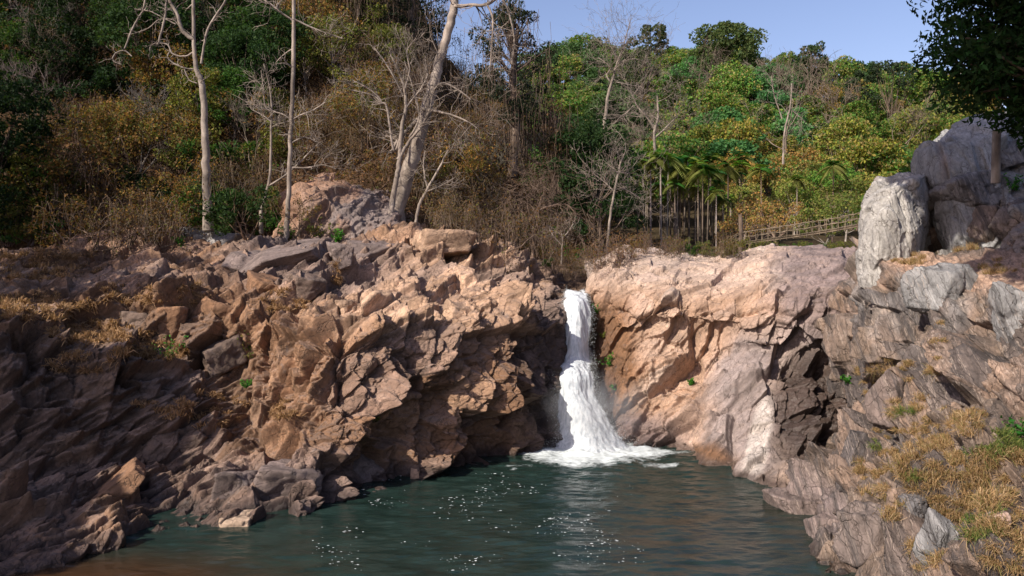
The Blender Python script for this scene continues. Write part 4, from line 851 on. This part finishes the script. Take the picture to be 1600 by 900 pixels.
px_tree('leaning_tree', [[(618, 330, 17), (640, 262, 14), (655, 212, 12), (669, 160, 11), (680, 120, 9.5), (692, 76, 8.5), (706, 30, 8), (713, -10, 7.5), (720, -60, 6), (725, -140, 4)],
  [(668, 170, 5), (640, 200, 4), (625, 215, 3.5), (610, 240, 3)], [(706, 10, 4, 0), (735, 8, 3, -.5), (765, 5, 3, -1), (800, -25, 2, -1.5)],
  [(760, 5, 2.2, -1), (770, 30, 1.8, -1.2), (768, 75, 1.5, -1.2), (765, 120, 1.2, -1)], [(780, -10, 2, -1), (795, 20, 1.8, -1.4), (803, 60, 1.5, -1.4), (800, 100, 1, -1.4)],
  [(672, 150, 3, 0), (690, 130, 2, -.6), (715, 140, 1.6, -.8), (735, 155, 1.2, -.8)], [(660, 170, 3, -.3), (700, 178, 2, -.8), (730, 190, 1.5, -1), (745, 200, 1, -1)]],
  31.0, 'tallest thick pale tree leaning over the slope behind the waterfall bank', seed=5, twig_lv=2, twl=1.1)
px_tree('bare_tree', [[(612, 326, 6), (617, 290, 5), (624, 255, 4.5), (628, 200, 4), (634, 170, 3.5), (632, 140, 2.5), (622, 110, 2), (610, 85, 1.5)],
  [(622, 250, 3.5), (640, 220, 3), (660, 195, 2.5), (672, 170, 2)], [(626, 215, 3), (615, 235, 2.5), (605, 170, 2.2), (596, 160, 2), (580, 148, 1.5), (545, 140, 1)],
  [(597, 162, 2), (590, 150, 1.6), (570, 135, 1.4), (550, 125, 1)], [(632, 172, 2.5), (645, 155, 2), (660, 135, 1.6), (668, 115, 1.2), (662, 100, 1)],
  [(630, 150, 2), (618, 125, 1.8), (600, 95, 1.4), (585, 75, 1)], [(632, 140, 2), (640, 110, 1.6), (636, 80, 1.2), (650, 60, 1)], [(640, 215, 2.5), (655, 180, 1.5), (640, 120, 1.2), (632, 95, 1)]],
  30.2, 'forked bare tree with several pale stems growing in front of the leaning trunk', 'bare tree', seed=6, twig_lv=2, twl=.7)
px_tree('slender_tree', [[(446, 374, 6), (450, 330, 4.8), (452, 270, 4.4), (455, 200, 4.2), (458, 120, 4), (459, 60, 3.8), (459, 0, 3.4), (461, -60, 3), (462, -120, 2)],
  [(452, 190, 2), (470, 180, 1.8), (490, 172, 1.4), (508, 160, 1)], [(452, 262, 2), (480, 262, 1.6), (505, 258, 1.3), (525, 264, 1)], [(453, 185, 1.8), (440, 178, 1.6), (420, 172, 1.4), (400, 165, 1)],
  [(458, 32, 2), (440, 20, 2), (425, 8, 2), (405, -5, 1.5)], [(459, 30, 2), (480, 40, 1.7), (510, 52, 1.4), (535, 60, 1)], [(452, 225, 1.6), (475, 215, 1.4), (495, 222, 1)]],
  28.6, 'slender straight pale trunk rising from the ledge with thin side branches', seed=8, twig_lv=2, twl=.8)
px_tree('sapling', [[(408, 330, 3.4), (416, 300, 3), (422, 270, 2.6), (424, 200, 2.2), (424, 160, 2), (420, 130, 1.5), (412, 100, 1)],
  [(424, 178, 1.6), (414, 165, 1.4), (412, 140, 1.2), (408, 110, 1)], [(424, 190, 1.6), (410, 180, 1.3), (395, 172, 1)], [(423, 200, 1.4), (435, 194, 1.2), (452, 190, 1)], [(418, 292, 2), (440, 278, 1.8), (460, 262, 1.6), (482, 240, 1.4), (500, 222, 1)]],
  28.9, 'thin pale sapling with wishbone forks beside the slender straight trunk', 'tree', seed=9, twig_lv=2, twl=.7)
px_tree('curly_limbed_tree', [[(324, 325, 9), (322, 262, 8), (320, 205, 7), (319, 170, 6.5), (315, 130, 6), (306, 105, 4.5), (303, 60, 3.6), (302, 0, 3.2), (302, -60, 3)],
  [(303, 62, 4), (292, 55, 4), (284, 45, 3.5), (276, 20, 3), (265, 0, 3), (262, -40, 2)], [(314, 100, 2.5), (319, 70, 2.2), (325, 45, 2.2), (340, 20, 2.2), (352, 0, 2), (355, -30, 1.5)],
  [(306, 78, 2), (290, 88, 1.8), (270, 84, 1.6), (262, 70, 1.6), (246, 67, 1.5), (236, 72, 1.3), (234, 80, 1)], [(247, 70, 2.4), (252, 50, 2.2), (258, 25, 2.2), (260, 0, 2), (262, -30, 2)],
  [(302, 108, 1.4), (288, 106, 1.5), (270, 98, 1.5), (262, 88, 1.5), (268, 78, 1.4)], [(195, 76, 1.6), (205, 50, 1.8), (215, 30, 1.8), (224, 15, 1.7), (228, -10, 1.5)], [(206, 88, 1), (194, 79, 1.6), (180, 84, 1.5), (177, 95, 1.3), (190, 101, 1)],
  [(308, 130, 1), (296, 125, 1), (288, 108, 1.2)], [(275, 38, 1.5), (255, 28, 1.3), (235, 18, 1.2), (210, 14, 1)], [(300, 60, 1.5), (285, 47, 1.4), (272, 32, 1.2), (250, 30, 1), (230, 45, .9), (200, 55, .8)]],
  29.5, 'tree with curling bare white limbs against the dark slope', 'tree', seed=10, twig_lv=1, twl=.5, twn=.5, curl=.4)
px_tree('white_barked_tree', [[(945, 186, 3.2), (950, 150, 2.8), (957, 125, 2.3), (964, 100, 2), (972, 80, 1.5), (981, 65, 1)], [(955, 130, 1.6), (948, 118, 1.4), (953, 105, 1.2), (935, 90, 1)], [(962, 128, 1.2), (985, 133, 1), (1003, 136, .8)],
  [(966, 95, 1.2), (958, 80, 1), (950, 60, .8)], [(970, 85, 1.1), (980, 50, .9), (985, 35, .6)], [(965, 100, 1.1), (990, 92, .9), (1010, 98, .7)]], 62, 'white-barked leafless tree standing out on the far green hill', 'bare tree', seed=12, twig_lv=3, twl=2.2, tr=.05, twn=1.6)
px_tree('bare_tree', [[(1025, 245, 3), (1022, 210, 2.6), (1028, 185, 2.2), (1027, 150, 1.6)], [(1024, 205, 2), (1012, 185, 1.6), (995, 165, 1.2), (985, 140, 1)], [(1024, 215, 1.6), (1045, 195, 1.2), (1060, 180, 1)], [(990, 165, 1.3), (978, 178, 1.4), (972, 186, 1)]], 55, 'grey leafless tree above the palm grove', 'bare tree', seed=14, twig_lv=3, twl=1.8, tr=.04, twn=1.5)
px_tree('bare_tree', [[(948, 400, 2.6), (952, 350, 2.4), (957, 315, 2.2), (962, 290, 2), (968, 260, 1.5), (978, 235, 1)], [(962, 290, 1.3), (985, 300, 1), (1000, 310, .8)], [(960, 300, 1.3), (945, 285, 1), (925, 270, .8)], [(966, 268, 1.2), (985, 272, .9)]], 38, 'crooked leafless tree at the foot of the round dark evergreen', 'bare tree', seed=15, twig_lv=3, twl=1.2, tr=.03, twn=1.6)
px_tree('bare_sapling', [[(877, 418, 2), (878, 395, 1.8), (879, 372, 1.6), (876, 360, 1)], [(879, 372, 1.4), (888, 362, 1.1), (895, 350, .8)], [(879, 385, 1.2), (866, 370, 1), (858, 358, .8)]], 31.5, 'little leafless sapling among green weeds over the waterfall lip', 'bare tree', seed=16, twig_lv=2, twl=.5, tr=.015)
px_tree('bare_tree', [[(832, 395, 3), (834, 345, 2.6), (842, 330, 2.3), (860, 322, 2), (885, 320, 1.5), (900, 335, 1)], [(822, 380, 2), (822, 350, 1.8), (835, 335, 1.6), (850, 300, 1.2), (845, 285, 1)], [(838, 332, 1.5), (822, 315, 1.2), (810, 320, 1)]], 32.5, 'dome-shaped dry tree of drooping grey twigs above the waterfall bank', 'bare tree', mat=M_TWIG, seed=17, twig_lv=3, twl=1.3, tr=.03, up=-.1, curl=.3, twn=2.5)
px_tree('bare_tree', [[(650, 345, 3), (655, 320, 3), (668, 295, 2.6), (685, 265, 2), (700, 235, 1.5)], [(665, 300, 2), (690, 290, 1.5), (710, 278, 1)], [(668, 295, 1.6), (662, 265, 1.4), (664, 235, 1)]], 30.5, 'small crooked bare tree rooted over the brown rock face', 'bare tree', seed=18, twig_lv=2, twl=.8, tr=.02)
px_tree('bare_tree', [[(1224, 240, 2), (1226, 205, 1.8), (1235, 165, 1.6), (1237, 130, 1)], [(1222, 185, 1.4), (1210, 150, 1), (1205, 120, .8)], [(1235, 170, 1.2), (1258, 190, .9)]], 60, 'twisted pale bare tree among brownish crowns on the far hill', 'bare tree', seed=19, twig_lv=3, twl=1.8, tr=.04, twn=1.2)

# crowns with a shape of their own
def special_tree(px, py_base, d, H, W_, cols, label, seed, leaf=.2, per=110, n=70, name='evergreen_tree', base=.25, cat='tree', r=.18):
    x = (px-800)/F*d; z = drop(x, d, ('hill',)); top = at(px, py_base, d)[2]; z = (z if z is not None else top-H)-.3; H = max(H*.5, top-z); W_ = W_
    t = proto_tree(seed, H, W_, r, cols, leaf, per, n, name=name, base=base if base > .3 and H < 12 else max(base, 1-8/H)); p = (x, d, z); t.location = tuple(float(a) for a in p); tag(t, label, cat); return t
special_tree(940, 192, 41, 6.6, 5.0, DGR, 'big round dark evergreen beside the palm grove', 601, .15, 170, 80, base=.22)
special_tree(1132, 46, 118, 8.5, 10, [(.09, .13, .045), (.12, .14, .05), (.07, .11, .04)], 'broad flat-topped crown rising highest on the skyline', 602, .42, 120, 80, name='broad_tree', base=.45)
special_tree(1250, 76, 112, 8.5, 5.5, [(.05, .09, .035), (.07, .10, .04)], 'dark layered crown on the skyline beside the brownish tree', 603, .36, 60, 50, name='broad_tree', base=.5)
special_tree(1405, 98, 105, 8.5, 6, [(.03, .05, .025), (.04, .055, .03)], 'sparse dark parasol-shaped tree standing on the skyline', 604, .34, 36, 34, name='parasol_tree', base=.72)
special_tree(978, 50, 100, 8.5, 6.0, [(.06, .085, .04), (.08, .09, .045)], 'dark crown on the skyline behind the white-barked tree', 605, .34, 80, 54, name='evergreen_tree', base=.4)
special_tree(1335, 112, 105, 5, 4.5, [(.04, .06, .03)], 'small round skyline crown between two dark trees', 606, .3, 60, 40, name='evergreen_tree', base=.3)
# hanging dark crown against the sky, high behind the leaning tree
def hanging_crown(px, py, d, H, W_, seed, label, cols, n=60, per=130):
    r = np.random.RandomState(seed); p = at(px, py, d); root = empty('vine_draped_tree', (p[0], p[1], p[2])); tb = Tubes(); cs = []; qs = []
    tb.add([(0, 0, -.5), (.2, 0, H*.3), (0, .1, H*.6), (.3, 0, H)], [.26, .22, .18, .1], 8)
    for j in range(n):
        th = r.rand()*6.28; zz = r.uniform(.35, 1.15); rr = W_/2*(r.rand()**.5)*math.sin(math.pi*min(.95, max(.15, (zz-.2)))); c = np.array([rr*math.cos(th), rr*math.sin(th), zz*H]); cs.append(c); qs.append(r.uniform(.35, .7)); tb.add([(0, 0, min(.9, zz*.8)*H), (c+np.array([0, 0, zz*.8*H]))/2, c], [.06, .04, .02], 4)
    tb.build('trunk', M_BARKD, root); P, O = clump_points(r, cs, qs, per); leaves('crown', P, .15, cols, M_LEAF, root, r, droop=.8)
    vn = Tubes()
    for c in cs[::1]:
        for _ in range(7): q = c+r.normal(0, .45, 3); L = r.uniform(.8, 2.8); vn.add([q, q+np.array([r.normal(0, .08), 0, -L*.5]), q+np.array([r.normal(0, .15), 0, -L])], [.010, .009, .006], 3)
    vn.build('hanging_vines', M_TWIG, root); tag(root, label, 'tree'); return root
VC = [(.02, .03, .018), (.03, .042, .022), (.04, .045, .025)]
hanging_crown(800, 262, 41, 7.2, 5.0, 701, 'dark vine-draped tree against the sky behind the leaning trunk', VC)
hanging_crown(640, 150, 44, 7.5, 5.5, 702, 'vine-draped dark tree rising behind the top of the leaning trunk', VC)
hanging_crown(560, 120, 43, 7.0, 5.0, 703, 'vine-draped tree high on the slope between the slender and leaning trunks', [(.04, .045, .02), (.06, .055, .025)])
hanging_crown(860, 330, 42, 5.0, 3.2, 704, 'pillar of dry brown creepers hanging beside the round dark evergreen', BRW, 40, 40)

# ------------------------------------------------------------------ overhanging tree and shade trees (mostly outside the frame)
def big_leafy(base, crown_c, crown_r, seed, label, cols, leaf=.16, n=90, per=90, name='overhanging_tree', tr=.3, droop=.5, q=(.35, .7), mind=0):
    r = np.random.RandomState(seed); root = empty(name, base); tb = Tubes(); base = np.array(base, float); cc = np.array(crown_c)-base; cs = []; qs = []
    tb.add([(0, 0, -.6), cc*.35+np.array([.2, .1, 0]), cc*.7, cc], [tr*1.2, tr, tr*.7, tr*.3], 9)
    for j in range(n):
        u = r.normal(size=3); u /= np.linalg.norm(u); c = cc+u*np.array(crown_r)*(.35+.65*r.rand()**.6); cs.append(c); qs.append(r.uniform(*q)); s = cc*r.uniform(.55, 1.0); tb.add([s, (s+c)/2+r.normal(0, .2, 3), c], [.08, .05, .015], 5)
    tb.build('trunk', M_BARKD, root); P, O = clump_points(r, cs, qs, per); leaves('crown', P, leaf, cols, M_LEAF, root, r, droop=droop, aspect=.38); tag(root, label, 'tree'); return root
big_leafy((11.5, 13.0, 4), (9.2, 11.8, 8.9), (2.9, 1.9, 2.3), 801, 'dark overhanging tree spreading above the grey boulders', DGR+[(.03, .09, .02)], .12, 330, 210, q=(.35, .6))
big_leafy((13, 12, 3), (6.2, 12.8, 13.0), (2.9, 2.7, 1.4), 802, 'tall shade tree arching above the grey boulders', DGR, .24, 210, 150, name='shade_tree')
big_leafy((9, 2, 3), (4.4, 7.6, 13.0), (3.3, 2.8, 1.3), 806, 'tall shade tree arching above the overhanging crown', DGR, .24, 210, 150, name='shade_tree')
def shade_tree(base, polys, seed, label, n, q=(.4, .8), per=130, leaf=.3, tt=(10.5, 14.5)):
    r = np.random.RandomState(seed); root = empty('shade_tree', base); tb = Tubes(); base = np.array(base, float); cs = []
    while len(cs) < n:
        cx, cy, rx, ry = polys[r.randint(len(polys))]; a = r.rand()*6.28; k = r.rand()**.5; h = hit(cx+rx*k*math.cos(a), cy+ry*k*math.sin(a), ('rock_bank',))
        if h: cs.append(h[0]+SUN*r.uniform(*tt)-base)  # unseen crown shaped for its shadow: clumps lie sunward of the bank spots
    m = np.mean(cs, 0); tb.add([(0, 0, -.6), m*.4+np.array([.3, 0, 0]), m*.8, m], [.4, .33, .22, .1], 9)
    for c in cs: s0 = m*r.uniform(.6, 1.0); tb.add([s0, (s0+c)/2+r.normal(0, .2, 3), c], [.09, .05, .015], 5)
    tb.build('trunk', M_BARKD, root); P, O = clump_points(r, cs, [r.uniform(*q) for _ in cs], per); leaves('crown', P, leaf, DGR, M_LEAF, root, r, aspect=.6); tag(root, label, 'tree')
shade_tree((-17.5, 9, 2), [(30, 600, 70, 70), (120, 625, 90, 45), (60, 730, 80, 80), (210, 630, 70, 25), (10, 830, 40, 50), (110, 700, 60, 40)], 811, 'dense shade tree standing over the darkest corner of the bank', 260)
shade_tree((-22, 15, 4), [(40, 430, 70, 25), (-60, 560, 60, 100), (150, 445, 90, 14)], 812, 'shade tree leaning over the upper grassy ledge', 60, (.3, .6), 60, .22)
if 0: big_leafy((-19, 6, 3), (-17.5, 9.5, 9.5), (4.6, 4.8, 4.2), 803, 'dense shade tree standing over the darkest corner of the bank', DGR, .32, 170, 150, name='shade_tree')
big_leafy((-24, 16, 4), (-23, 16, 12), (4.6, 5.0, 4.5), 804, 'dense shade tree above the grassy ledge', DGR, .3, 130, 100, name='shade_tree')
big_leafy((-28, 24, 6), (-27, 23, 16), (5.0, 5.0, 5.0), 805, 'tall shade tree beside the dark end of the slope', DGR, .25, 110, 80, name='shade_tree')

# ------------------------------------------------------------------ weeds and grass
def grass(name, tufts, label, cols, seed, width=.007, cat='grass'):
    """tufts: (pos, normal, blades, length)"""
    r = np.random.RandomState(seed); V = []; Cc = []; cols = np.array(cols)
    for p, n, m, L in tufts:
        a = r.normal(size=(m, 3))*.55+np.array(n)*.5+np.array([0, 0, .75]); a /= np.linalg.norm(a, axis=1, keepdims=True); l = L*(.5+.7*r.rand(m))[:, None]
        s = np.cross(a, r.normal(size=(m, 3))); s /= np.linalg.norm(s, axis=1, keepdims=True)+1e-9; b0 = np.array(p)+r.normal(0, .07*L/.3, (m, 3))*np.array([1, 1, .3]); k = width*(.6+.8*r.rand(m))[:, None]
        m1 = b0+a*l*.55; tip = m1+(a*.6+np.array([0, 0, -.55])+r.normal(0, .18, (m, 3)))*l*.5
        V.append(np.stack([b0-s*k, b0+s*k, m1+s*k*.8, m1-s*k*.8], 1)); V.append(np.stack([m1-s*k*.8, m1+s*k*.8, tip+s*k*.15, tip-s*k*.15], 1))
        c = cols[r.randint(0, len(cols), m)]*(.75+.5*r.rand(m, 1)); c = np.repeat(c[:, None], 4, 1); Cc += [c, c]
    V = np.concatenate(V).reshape(-1, 3); Cc = np.concatenate(Cc).reshape(-1, 3); o = mesh_obj(name, V, np.arange(len(V)), 4, M_GRASS, col=Cc); tag(o, label, cat, kind='stuff'); return o
def scat(poly_blobs, n, only, seed, blades, L):
    r = random.Random(seed); out = []; tot = sum(b[4] for b in poly_blobs)
    for cx, cy, rx, ry, w in poly_blobs:
        for _ in range(int(n*w/tot)):
            a = r.random()*6.283; q = r.random()**.5; h = hit(cx+rx*q*math.cos(a), cy+ry*q*math.sin(a), only)
            if h: out.append((h[0]-h[1]*.03, h[1], int(blades*r.uniform(.5, 1.4)), L*r.uniform(.6, 1.3)))
    return out
DRY = [(.40, .255, .125), (.33, .20, .09), (.46, .32, .18), (.24, .15, .07), (.20, .17, .06)]
nb = [(1395, 600, 40, 40, 1.2), (1400, 650, 60, 40, 1.5), (1430, 720, 70, 50, 2.4), (1480, 760, 60, 50, 1.6), (1400, 760, 30, 60, 1), (1560, 760, 50, 60, 1.6), (1570, 850, 50, 50, 1.4), (1450, 690, 50, 30, 1), (1505, 660, 40, 25, 1), (1445, 870, 25, 30, .6),
      (1540, 720, 60, 14, .8), (1460, 540, 14, 60, .6), (1425, 408, 30, 12, .8), (1510, 385, 40, 10, .5), (1570, 420, 40, 14, .6), (1345, 740, 16, 40, .5), (1500, 800, 40, 40, 1), (1360, 585, 20, 30, .5)]
grass('dry_grass', scat(nb, 270, ('rock_slope', 'grey_rock_bank'), 3, 200, .18), 'shaggy orange dry grass growing over the near bank', DRY, 4, .0030)
lb = [(60, 480, 90, 20, 2.5), (160, 520, 80, 20, 2.2), (240, 550, 60, 16, 1.6), (60, 400, 90, 8, 1.5), (70, 425, 90, 16, 1.4), (200, 460, 60, 20, .8), (300, 470, 30, 30, .7), (330, 640, 60, 30, .7), (445, 640, 20, 20, .6), (450, 470, 40, 20, .6), (250, 640, 60, 14, .6), (530, 430, 12, 20, .3), (130, 570, 60, 16, .6)]
grass('dry_grass', scat(lb, 420, ('rock_bank',), 5, 60, .24), 'tan dry grass strip running along the ledge and the diagonal ridge', [(.42, .26, .14), (.34, .20, .10), (.28, .16, .08)], 6, .010)
gb = [(1580, 690, 30, 18, 2), (1540, 705, 30, 8, .8), (1420, 650, 20, 14, .5), (1530, 830, 20, 20, .8), (1425, 740, 10, 18, .4), (1545, 820, 30, 25, .8), (1380, 690, 20, 20, .4)]
grass('green_grass', scat(gb, 34, ('rock_slope',), 7, 110, .20), 'fresh green grass patches among the orange tufts', [(.13, .17, .04), (.20, .19, .06), (.08, .13, .03)], 8, .0035)
# small green weeds: each a thing
def weed(px, py, size, cols, label, seed, only=None, leaf=.07):
    h = hit(px, py, only)
    if not h: return
    r = np.random.RandomState(seed); root = empty('weed', h[0]); tb = Tubes(); P = []
    for k in range(7):
        e = np.array([r.normal(0, .35), r.normal(0, .35)-.1, r.uniform(.3, 1)])*size; tb.add([(0, 0, 0), e*.5+np.array([0, 0, .05*size]), e], [.006, .005, .004], 3)
        P.append(e*np.linspace(.3, 1.05, 22)[:, None]+r.normal(0, .09*size, (22, 3)))
    tb.build('stem', M_TWIG, root); leaves('foliage', np.concatenate(P), leaf, cols, M_LEAF, root, r); tag(root, label, 'plant')
BG = [(.05, .20, .02), (.09, .24, .03), (.03, .13, .02)]
WD = [(268, 562, .55, BG, 'low green weed with pale stems at the end of the dry grass strip'), (388, 560, .7, YGR, 'green creeper in the gully beside the brown wedge boulder'), (385, 608, .25, BG, 'bright green seedling at the bottom of the dark gully'),
      (935, 490, .3, BG, 'bright green fern nearest the waterfall lip on the rust-stained rock'), (943, 528, .22, YGR, 'small yellow-green tuft midway down the rust-stained rock'), (951, 572, .4, BG, 'largest bright green fern on the rust-stained rock'), (956, 610, .22, BG, 'lowest small fern on the rust-stained rock'),
      (1080, 602, .2, BG, 'tiny green sprig in the diagonal crack of the peach cliff'), (1345, 852, .3, BG, 'green blade-leaved sprig on the large striped slab'), (1583, 300, .4, BG, 'bright green leafy plant on the shaded grey boulders'), (1590, 690, .35, BG, 'vivid broad-leaved weed in the green grass patch'),
      (1327, 600, .25, BG, 'small weed at the dark mouth of the wet cleft'), (583, 660, .25, YGR, 'small olive tuft low on the big brown cliff'), (284, 385, .4, BG, 'green weed against the rounded grey boulder')]
for k, (a, b, s, c, l) in enumerate(WD): weed(a, b, s, c, l, 900+k)
for k, (a, b, s, l) in enumerate([(850, 400, .9, 'bright green bush at the top of the pale bedrock, clump closest to the dome tree'), (893, 412, .9, 'bright green bush beside the little leafless sapling'), (1045, 388, .7, 'bright green bush on top of the peach cliff'), (500, 372, .8, 'light green bush at the foot of the brown rock face'), (450, 376, .6, 'green bush at the base of the slender straight trunk'), (528, 378, .5, 'low green sprout between the purple slab and the brown rock face')]):
    weed(a, b, s, BG if k != 3 else YGR, l, 950+k, leaf=.11)

# ------------------------------------------------------------------ bamboo footbridge
def bridge():
    d0 = 43.0; A = [(1128, 396, d0), (1157, 381, d0), (1200, 374, 42.5), (1250, 367, 42), (1300, 359, 41.5), (1350, 350, 41), (1420, 340, 40.5)]
    pts = at(*[np.array([a[k] for a in A], float) for k in range(3)]); c = catmull(pts, 61); base = c[0].copy(); root = empty('footbridge', base); c = c-base; off = np.array([0, .55, 0]); Wd = .9
    dk = Tubes()
    for s in (-.4, 0, .4): dk.add(c+np.array([0, s, -.06]), np.full(61, .055), 5)
    for i in range(0, 60):
        for f_ in (0, .5): p = c[i]*(1-f_)+c[min(i+1, 60)]*f_; dk.add([p+np.array([0, -.5, .02]), p+np.array([0, .5, .02])], [.035, .035], 4)
    dk.build('deck', M_BAMBOO, root)
    for s in (-.48, .48):
        for hgt in (.3, .58):
            rl = Tubes(); rl.add(c+np.array([0, s, hgt])+rs.normal(0, .022, c.shape), np.full(61, .021), 5); rl.build('handrail', M_BAMBOO, root)
        for i in range(1, 60, 2):
            p = Tubes(); e = np.array([rs.normal(0, .07), s, .60+rs.normal(0, .09)]); p.add([c[i]+np.array([0, s, -.15]), c[i]+e], [.016, .013], 5); p.build('post', M_BAMBOO, root)
    tag(root, 'old bamboo footbridge with woven rails leading to the tall grey boulder', 'footbridge')
    q = at(1157, 398, 42.6); o = empty('tree_post', q); tb = Tubes(); tb.add([(0, 0, -.5), (.02, 0, 1.2), (-.02, 0, 2.15)], [.13, .12, .11], 8); tb.build('stake', M_BARKD, o); tag(o, 'brown wooden post standing where the footbridge begins', 'post')
bridge()
def post():
    q = at(1556, 262, 15.5); tb = Tubes(); tb.add(np.array([(0, 0, -.3), (0, 0, .3), (.01, 0, .72)]), [.085, .08, .078], 10); tb.V.append(np.array([(0.01+.078*math.cos(a), .078*math.sin(a), .72) for a in np.arange(4)*math.pi/2])); tb.F.append(np.arange(4)+tb.n); tb.n += 4
    o = tb.build('wooden_post', M_BARK, None); o.location = tuple(float(a) for a in q); tag(o, 'short weathered wooden post among the shaded grey boulders', 'post')
post()

# ------------------------------------------------------------------ undergrowth on the slope: nobody could count it
def undergrowth():
    n = 13000; ii = rs.randint(8, 230, n); jj = rs.randint(20, 400, n); P = Ph.reshape(260, 420, 3)[ii, jj]; X, Y = pix(P); k = (X > -120) & (X < 930) & (Y > -60); P = P[k]; n = len(P)
    L = rs.uniform(.2, .9, n)[:, None]; a = rs.normal(size=(n, 3))*.6+np.array([0, -.3, .9]); a /= np.linalg.norm(a, axis=1, keepdims=True); s = np.cross(a, rs.normal(size=(n, 3))); s /= np.linalg.norm(s, axis=1, keepdims=True); w = rs.uniform(.006, .014, n)[:, None]
    m = P+a*L*.6; tip = m+(a+rs.normal(size=(n, 3))*.6+np.array([0, 0, -.4]))*L*.5
    V = np.concatenate([np.stack([P-s*w, P+s*w, m+s*w, m-s*w], 1), np.stack([m-s*w, m+s*w, tip+s*w*.5, tip-s*w*.5], 1)]).reshape(-1, 3)
    c = np.array([(.16, .095, .055), (.22, .145, .09), (.11, .065, .035)])[rs.randint(0, 3, n)]; c = np.repeat(c, 4, 0); c = np.concatenate([c, c]); Vl = [];
    o = mesh_obj('undergrowth', V, np.arange(len(V)), 4, M_GRASS, col=c); tag(o, 'tangle of dry stems covering the wooded slope', 'undergrowth', kind='stuff')
    n = 40000; ii = rs.randint(8, 230, n); jj = rs.randint(20, 400, n); P = Ph.reshape(260, 420, 3)[ii, jj]; X, Y = pix(P); k = (X > -120) & (X < 930) & (Y > -60); P = P[k]+np.array([0, 0, .08])+np.abs(rs.normal(0, .2, (k.sum(), 3)))*np.array([0, -.5, 1]); 
    o = leaves('fallen_leaves', P, .13, BRW+[(.24, .12, .05), (.10, .10, .03)], M_DRYLEAF); tag(o, 'brown fallen leaves lying over the wooded slope', 'leaf litter', kind='stuff')
undergrowth()

# ------------------------------------------------------------------ labels of the plants
ORD = ['first', 'second', 'third', 'fourth', 'fifth', 'sixth', 'seventh', 'eighth', 'ninth', 'tenth', 'eleventh', 'twelfth', 'thirteenth', 'fourteenth', 'fifteenth', 'sixteenth', 'seventeenth', 'eighteenth', 'nineteenth', 'twentieth', 'twenty-first', 'twenty-second', 'twenty-third', 'twenty-fourth', 'twenty-fifth', 'twenty-sixth', 'twenty-seventh', 'twenty-eighth', 'twenty-ninth', 'thirtieth']
def zone(px, py, z):
    if z == 'palm': return 'in the palm grove'
    if z == 'beyond': return 'scattered beyond the footbridge'
    if z == 'foot': return 'at the very foot of the wooded slope'
    if z == 'bridge': return 'growing below the bamboo footbridge'
    if z == 'lip': return 'growing behind the rock edge at the waterfall lip'
    if z == 'slope':
        a = 'at the shaded end' if px < 130 else 'by the curly-limbed tree' if px < 390 else 'by the slender trunk' if px < 530 else 'by the leaning trunk' if px < 740 else 'above the waterfall'
        b = 'low' if py > 290 else 'midway up' if py > 150 else 'high up'; return a+', '+b
    a = 'beyond the round evergreen' if px < 990 else 'above the palm grove' if px < 1160 else 'above the footbridge' if px < 1345 else 'behind the grey boulders'
    b = 'low' if py > 270 else 'midway up' if py > 180 else 'high up'; return a+', '+b
grp = {}
for e in REG: grp.setdefault((e[1], e[2], zone(e[3], e[4], e[5])), []).append(e)
for (cat, look, zn), es in grp.items():
    es.sort(key=lambda e: abs(e[3]-905))
    for i, e in enumerate(es):
        l = f'{look} {cat} {zn}' if cat != 'bare tree' else f'thin leafless tree {zn}'
        if len(es) > 1: l += f', {ORD[min(i, 29)]} from the waterfall'
        tag(e[0], l, cat, {'slope': {'tree': 'trees on the wooded slope', 'bush': 'bushes on the wooded slope', 'bare tree': 'leafless trees on the wooded slope'}, 'far': {'tree': 'trees on the far hill', 'bare tree': 'leafless trees on the far hill'}, 'palm': {'palm': 'slender palms'}, 'beyond': {'palm': 'slender palms'}, 'lip': {'bush': 'bushes behind the rock edge'}, 'foot': {'bush': 'bushes at the foot of the slope'}, 'bridge': {'bush': 'bushes below the footbridge'}}[e[5]][cat])
for o in PROTOS:
    if 'label' not in o:
        for c in children(o): bpy.data.objects.remove(c)
        bpy.data.objects.remove(o)
for o in bpy.data.objects:
    if 'tall' in o: del o['tall']
print('T all', time.time()-T0, len(bpy.data.objects))
